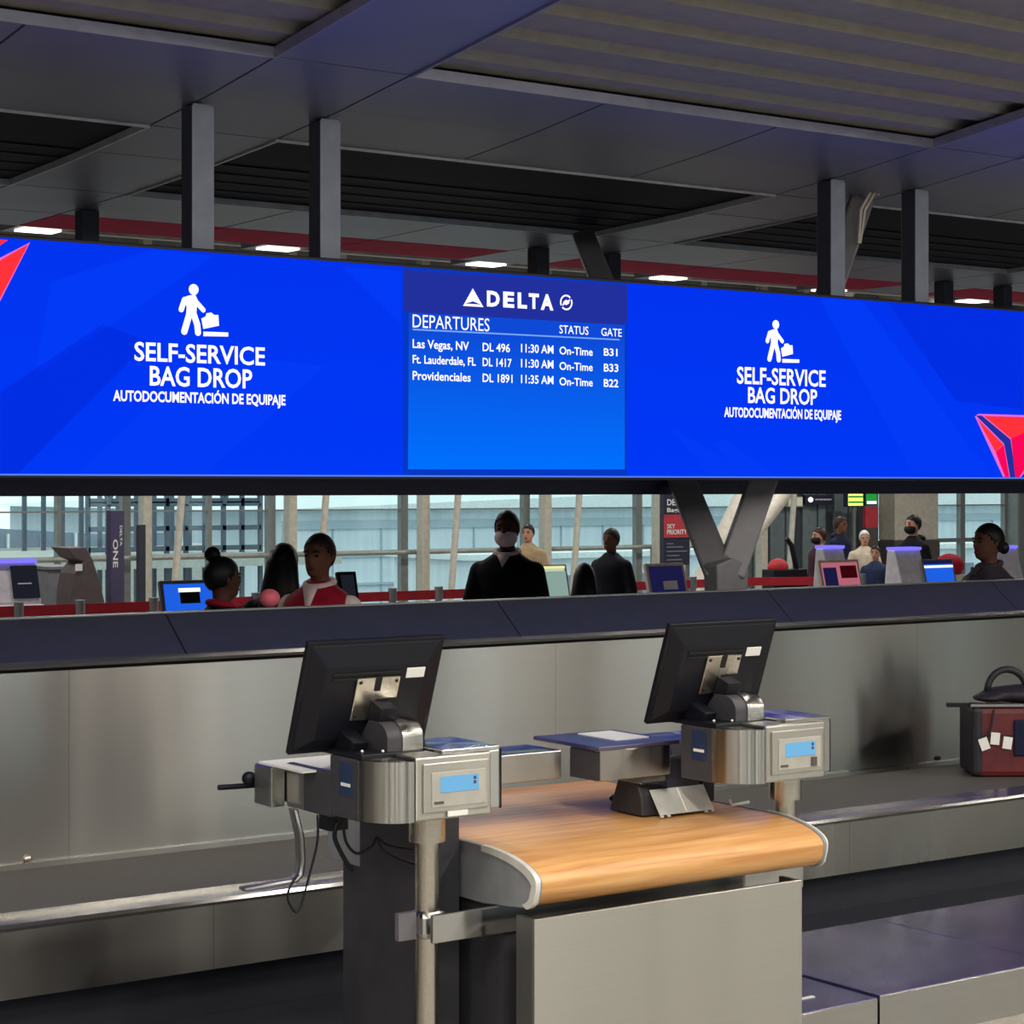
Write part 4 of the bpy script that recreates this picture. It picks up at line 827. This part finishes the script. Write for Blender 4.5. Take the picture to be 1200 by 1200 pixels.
# ================================================================== people
def person(label, px_, ytop, Y_, rel, skin, top, bottom, hair, hairm='hair_black', coat_len=.78, mask=None, sleeves=None, collar=None, arms='down', vx=.012, tilt=0, seated=False, hood=False):
    base = P(px_, ytop, Y=Y_); h = base.z if not seated else base.z+seated; k = h/1.75
    t = thing('person', label, 'person', (base.x, Y_, 0 if not seated else -0.0), None)
    rz = -bearing(base)+math.radians(rel); t.rotation_euler = (0, 0, rz); t.scale = (k, k, k)
    ORG[t.name] = Vector((0, 0, 0))
    if seated: t.location.z = -seated
    arm_pts = {'down': [(.176, .01, 1.362), (.24, .03, 1.12), (.235, -.06, .88)], 'front': [(.176, .01, 1.362), (.225, .0, 1.13), (.12, -.24, 1.04)], 'work': [(.176, .01, 1.362), (.235, -.02, 1.13), (.17, -.27, 1.08)]}[arms]
    def arm_l(mb, s, rs, cut=1.0):
        pts = [Vector((s*x, y, z)) for x, y, z in arm_pts]; pts[-1] = pts[1]+(pts[2]-pts[1])*cut
        p = [pts[0], (pts[0]*.5+pts[1]*.5), pts[1], (pts[1]*.5+pts[2]*.5), pts[2]]; mb.tube(p, rs, 12); mb.ell(pts[0], (rs[0]*1.02,)*3, 12, 8)
    HR = [(1.525, 0, -.045, .028, .034), (1.545, 0, -.030, .048, .064), (1.575, 0, -.014, .060, .084), (1.61, 0, -.005, .068, .094), (1.65, 0, 0, .073, .098), (1.69, 0, .003, .072, .097), (1.72, 0, .005, .062, .083), (1.742, 0, .006, .038, .052), (1.75, 0, .006, .008, .01)]
    TR = [(.80, 0, 0, .13, .09), (.86, 0, 0, .16, .11), (.95, 0, .004, .165, .115), (1.05, 0, 0, .145, .105), (1.15, 0, -.004, .142, .102), (1.28, 0, -.006, .165, .115), (1.37, 0, 0, .190, .112), (1.415, 0, .004, .172, .094), (1.462, 0, .008, .10, .07), (1.49, 0, .01, .055, .055)]
    b = MB(); b.loft(HR).loft(TR); b.tube([(0, .018, 1.44), (0, .012, 1.50), (0, .0, 1.58)], [.058, .052, .052], 14)
    b.tube([(0, -.092, 1.655), (0, -.112, 1.617), (0, -.10, 1.604)], [.009, .016, .012], 8)
    for s in (1, -1):
        b.ell((s*.074, .008, 1.632), (.012, .02, .032), 8, 8)
        arm_l(b, s, [.052, .046, .041, .037, .029])
        W_, E_ = Vector((s*arm_pts[2][0], *arm_pts[2][1:])), Vector((s*arm_pts[1][0], *arm_pts[1][1:])); d = (W_-E_).normalized(); sd = Vector((0, 1, 0)) if arms == 'down' else Vector((1, 0, 0))
        b.tube([W_, W_+d*.045, W_+d*.09], [.029, .036, .034], 10)
        for f, ln in ((-1.5, .062), (-.5, .078), (.5, .074), (1.5, .058)):
            o_ = W_+d*.085+sd*f*.0185; b.tube([o_, o_+d*ln*.55, o_+d*ln+Vector((0, -.006, -.006))], [.0105, .010, .009], 8)
        b.tube([W_+d*.03+sd*-.03*(1 if arms == 'down' else s), W_+d*.065+sd*-.055*(1 if arms == 'down' else s), W_+d*.095+sd*-.06*(1 if arms == 'down' else s)], [.013, .012, .010], 8)
        b.tube([(s*.085, 0, .90), (s*.088, -.006, .68), (s*.09, -.01, .48), (s*.09, .01, .28), (s*.09, .02, .08)], [.088, .074, .056, .054, .04], 14)
        b.tube([(s*.09, .045, .05), (s*.092, -.04, .045), (s*.1, -.16, .03)], [.042, .042, .028], 12)
    body = b.build('body', skin, t, remesh=vx); body['label'] = 'skin of head and hands'
    g = .024
    c = MB(); rr = [r for r in TR if r[0] >= coat_len+.02]; low = coat_len
    c.loft([(low, 0, 0, .185, .13)]+[(z, x, y, a_+g, b_+g) for z, x, y, a_, b_ in rr[:-1]]+[(1.475, 0, .008, .10, .082), (1.508, 0, .004, .072, .072)])
    if not sleeves:
        for s in (1, -1): arm_l(c, s, [.074, .071, .067, .058, .048], .97)
        c.build('jacket', top, t, remesh=vx)
    else:
        c.build('vest', top, t, remesh=vx); sl = MB()
        for s in (1, -1): arm_l(sl, s, [.072, .068, .063, .056, .046], .97)
        sl.build('sleeves', sleeves, t, remesh=vx)
    if collar:
        cm = MB(); cm.tube([(.074*math.cos(a_), .006+.074*math.sin(a_), 1.492-.018*math.cos(a_+math.pi/2)) for a_ in [2*math.pi*q/18 for q in range(19)]], .016, 8)
        cm.poly([(-.045, -.098, 1.48), (.045, -.098, 1.48), (.0, -.148, 1.33 if sleeves else 1.40)]); cm.build('collar', collar, t, smooth=True, solid=.006)
    if hood: MB().ell((0, .075, 1.475), (.12, .07, .05)).build('hood', top, t, smooth=True)
    l = MB(); l.loft([(.80, 0, 0, .15, .105), (.88, 0, 0, .172, .122), (1.0, 0, 0, .165, .12)])
    for s in (1, -1): l.tube([(s*.085, 0, .90), (s*.088, -.006, .68), (s*.09, -.01, .48), (s*.09, .01, .28), (s*.09, .02, .09)], [.098, .088, .074, .068, .064], 14)
    l.build('trousers', bottom, t, remesh=vx*1.2)
    for s in (1, -1): MB().tube([(s*.09, .055, .05), (s*.092, -.04, .048), (s*.1, -.17, .034)], [.05, .049, .034], 12).build('shoe', 'black_plastic', t, smooth=True)
    # face
    for s in (1, -1):
        MB().ell((s*.031, -.089, 1.642), (.012, .007, .007), 8, 6).build('eye', 'eye', t, smooth=True); MB().tube([(s*.016, -.096, 1.663), (s*.032, -.096, 1.668), (s*.048, -.083, 1.662)], .0045, 6).build('eyebrow', hairm, t)
    if not mask: MB().ell((0, -.094, 1.574), (.024, .008, .008), 10, 6).build('mouth', 'lip', t, smooth=True)
    else: MB().ell((0, -.022, 1.585), (.073, .102, .062), 20, 14, keep=lambda q: q.y < -.03).build('face_mask', mask, t, smooth=True, solid=.004)
    # hair
    hb = MB(); HL = [(-.13, 1.715), (-.07, 1.70), (-.035, 1.675), (-.01, 1.635), (.03, 1.60), (.12, 1.555)]
    hb.ell((0, .008, 1.655), (.078, .104, .104), 32, 26, keep=lambda q: q.z > interp(HL, q.y))
    ho = hb.build('hair', hairm, t, smooth=True, solid=.008)
    if hair == 'long':
        MB().loft([(1.20, 0, .125, .12, .03), (1.30, 0, .12, .13, .045), (1.42, 0, .105, .125, .055), (1.55, 0, .07, .105, .075), (1.65, 0, .045, .092, .075), (1.72, 0, .03, .07, .06)]).build('long_hair', hairm, t, smooth=True)
    if hair == 'bun': MB().ell((0, .065, 1.772), (.046, .046, .044), 14, 10).build('hair_bun', hairm, t, smooth=True)
    if hair == 'tail': MB().ell((0, .125, 1.60), (.035, .035, .04), 12, 8).build('hair_knot', hairm, t, smooth=True)
    return t
person('woman with dark hair tied in a high bun looking right, beside the blue monitor', 261, 654, 9.0, 120, 'skin_b', 'cloth_black', 'cloth_black', 'bun', collar='cloth_red')
person('person with long straight black hair seen from behind', 333, 638, 9.5, 165, 'skin_a', 'cloth_black', 'cloth_black', 'long')
person('person in a red vest over a pale shirt, facing left behind the conveyor', 374, 627, 9.0, -28, 'skin_a', 'cloth_red', 'cloth_black', 'short', 'hair_brown', sleeves='cloth_white', collar='cloth_white', arms='work')
person('person in a dark jacket wearing a pale pink face mask', 594, 600, 10.7, -12, 'skin_b', 'cloth_black', 'cloth_black', 'short', mask='mask_pink', collar='cloth_white', arms='work')
person('person in a tan coat standing by the window behind the masked man', 619, 615, 18.5, -20, 'skin_c', 'cloth_tan', 'cloth_grey', 'short', 'hair_black', vx=.015)
person('person with a black hood of hair seen from behind right of the cream monitor', 685, 661, 10.8, 178, 'skin_a', 'cloth_black', 'cloth_black', 'long')
person('person in a long black coat standing in front of the far windows', 716, 620, 14.6, -35, 'skin_b', 'cloth_black', 'cloth_black', 'short', coat_len=.5, vx=.014)
person('person in a maroon jacket with a black face mask looking left at the back', 960, 619, 16.9, -60, 'skin_c', 'cloth_maroon', 'cloth_blue', 'short', 'hair_brown', mask='mask_black', vx=.015)
person('person in a dark blue padded jacket bending behind the maroon jacket', 985, 606, 18.6, 60, 'skin_a', 'cloth_navy', 'cloth_navy', 'short', 'hair_brown', vx=.015, hood=True)
person('person in a pale beige coat and white cap between the kiosks', 1013, 622, 18.0, 10, 'skin_c', 'cloth_beige', 'cloth_black', 'short', 'mask_white', coat_len=.5, vx=.015)
person('short person in dark clothes between the kiosks and the beige pillar', 1026, 640, 16.6, -10, 'skin_c', 'cloth_blue', 'cloth_blue', 'short', 'hair_black', vx=.015)
person('person in a dark hooded jacket and black mask walking left before the bright window', 1070, 604, 15.6, -48, 'skin_c', 'cloth_black', 'cloth_black', 'short', mask='mask_black', vx=.014, hood=True)
person('person in a dark grey top looking left at far right', 1158, 615, 8.5, -52, 'skin_b', 'cloth_grey', 'cloth_black', 'tail', collar='cloth_grey')
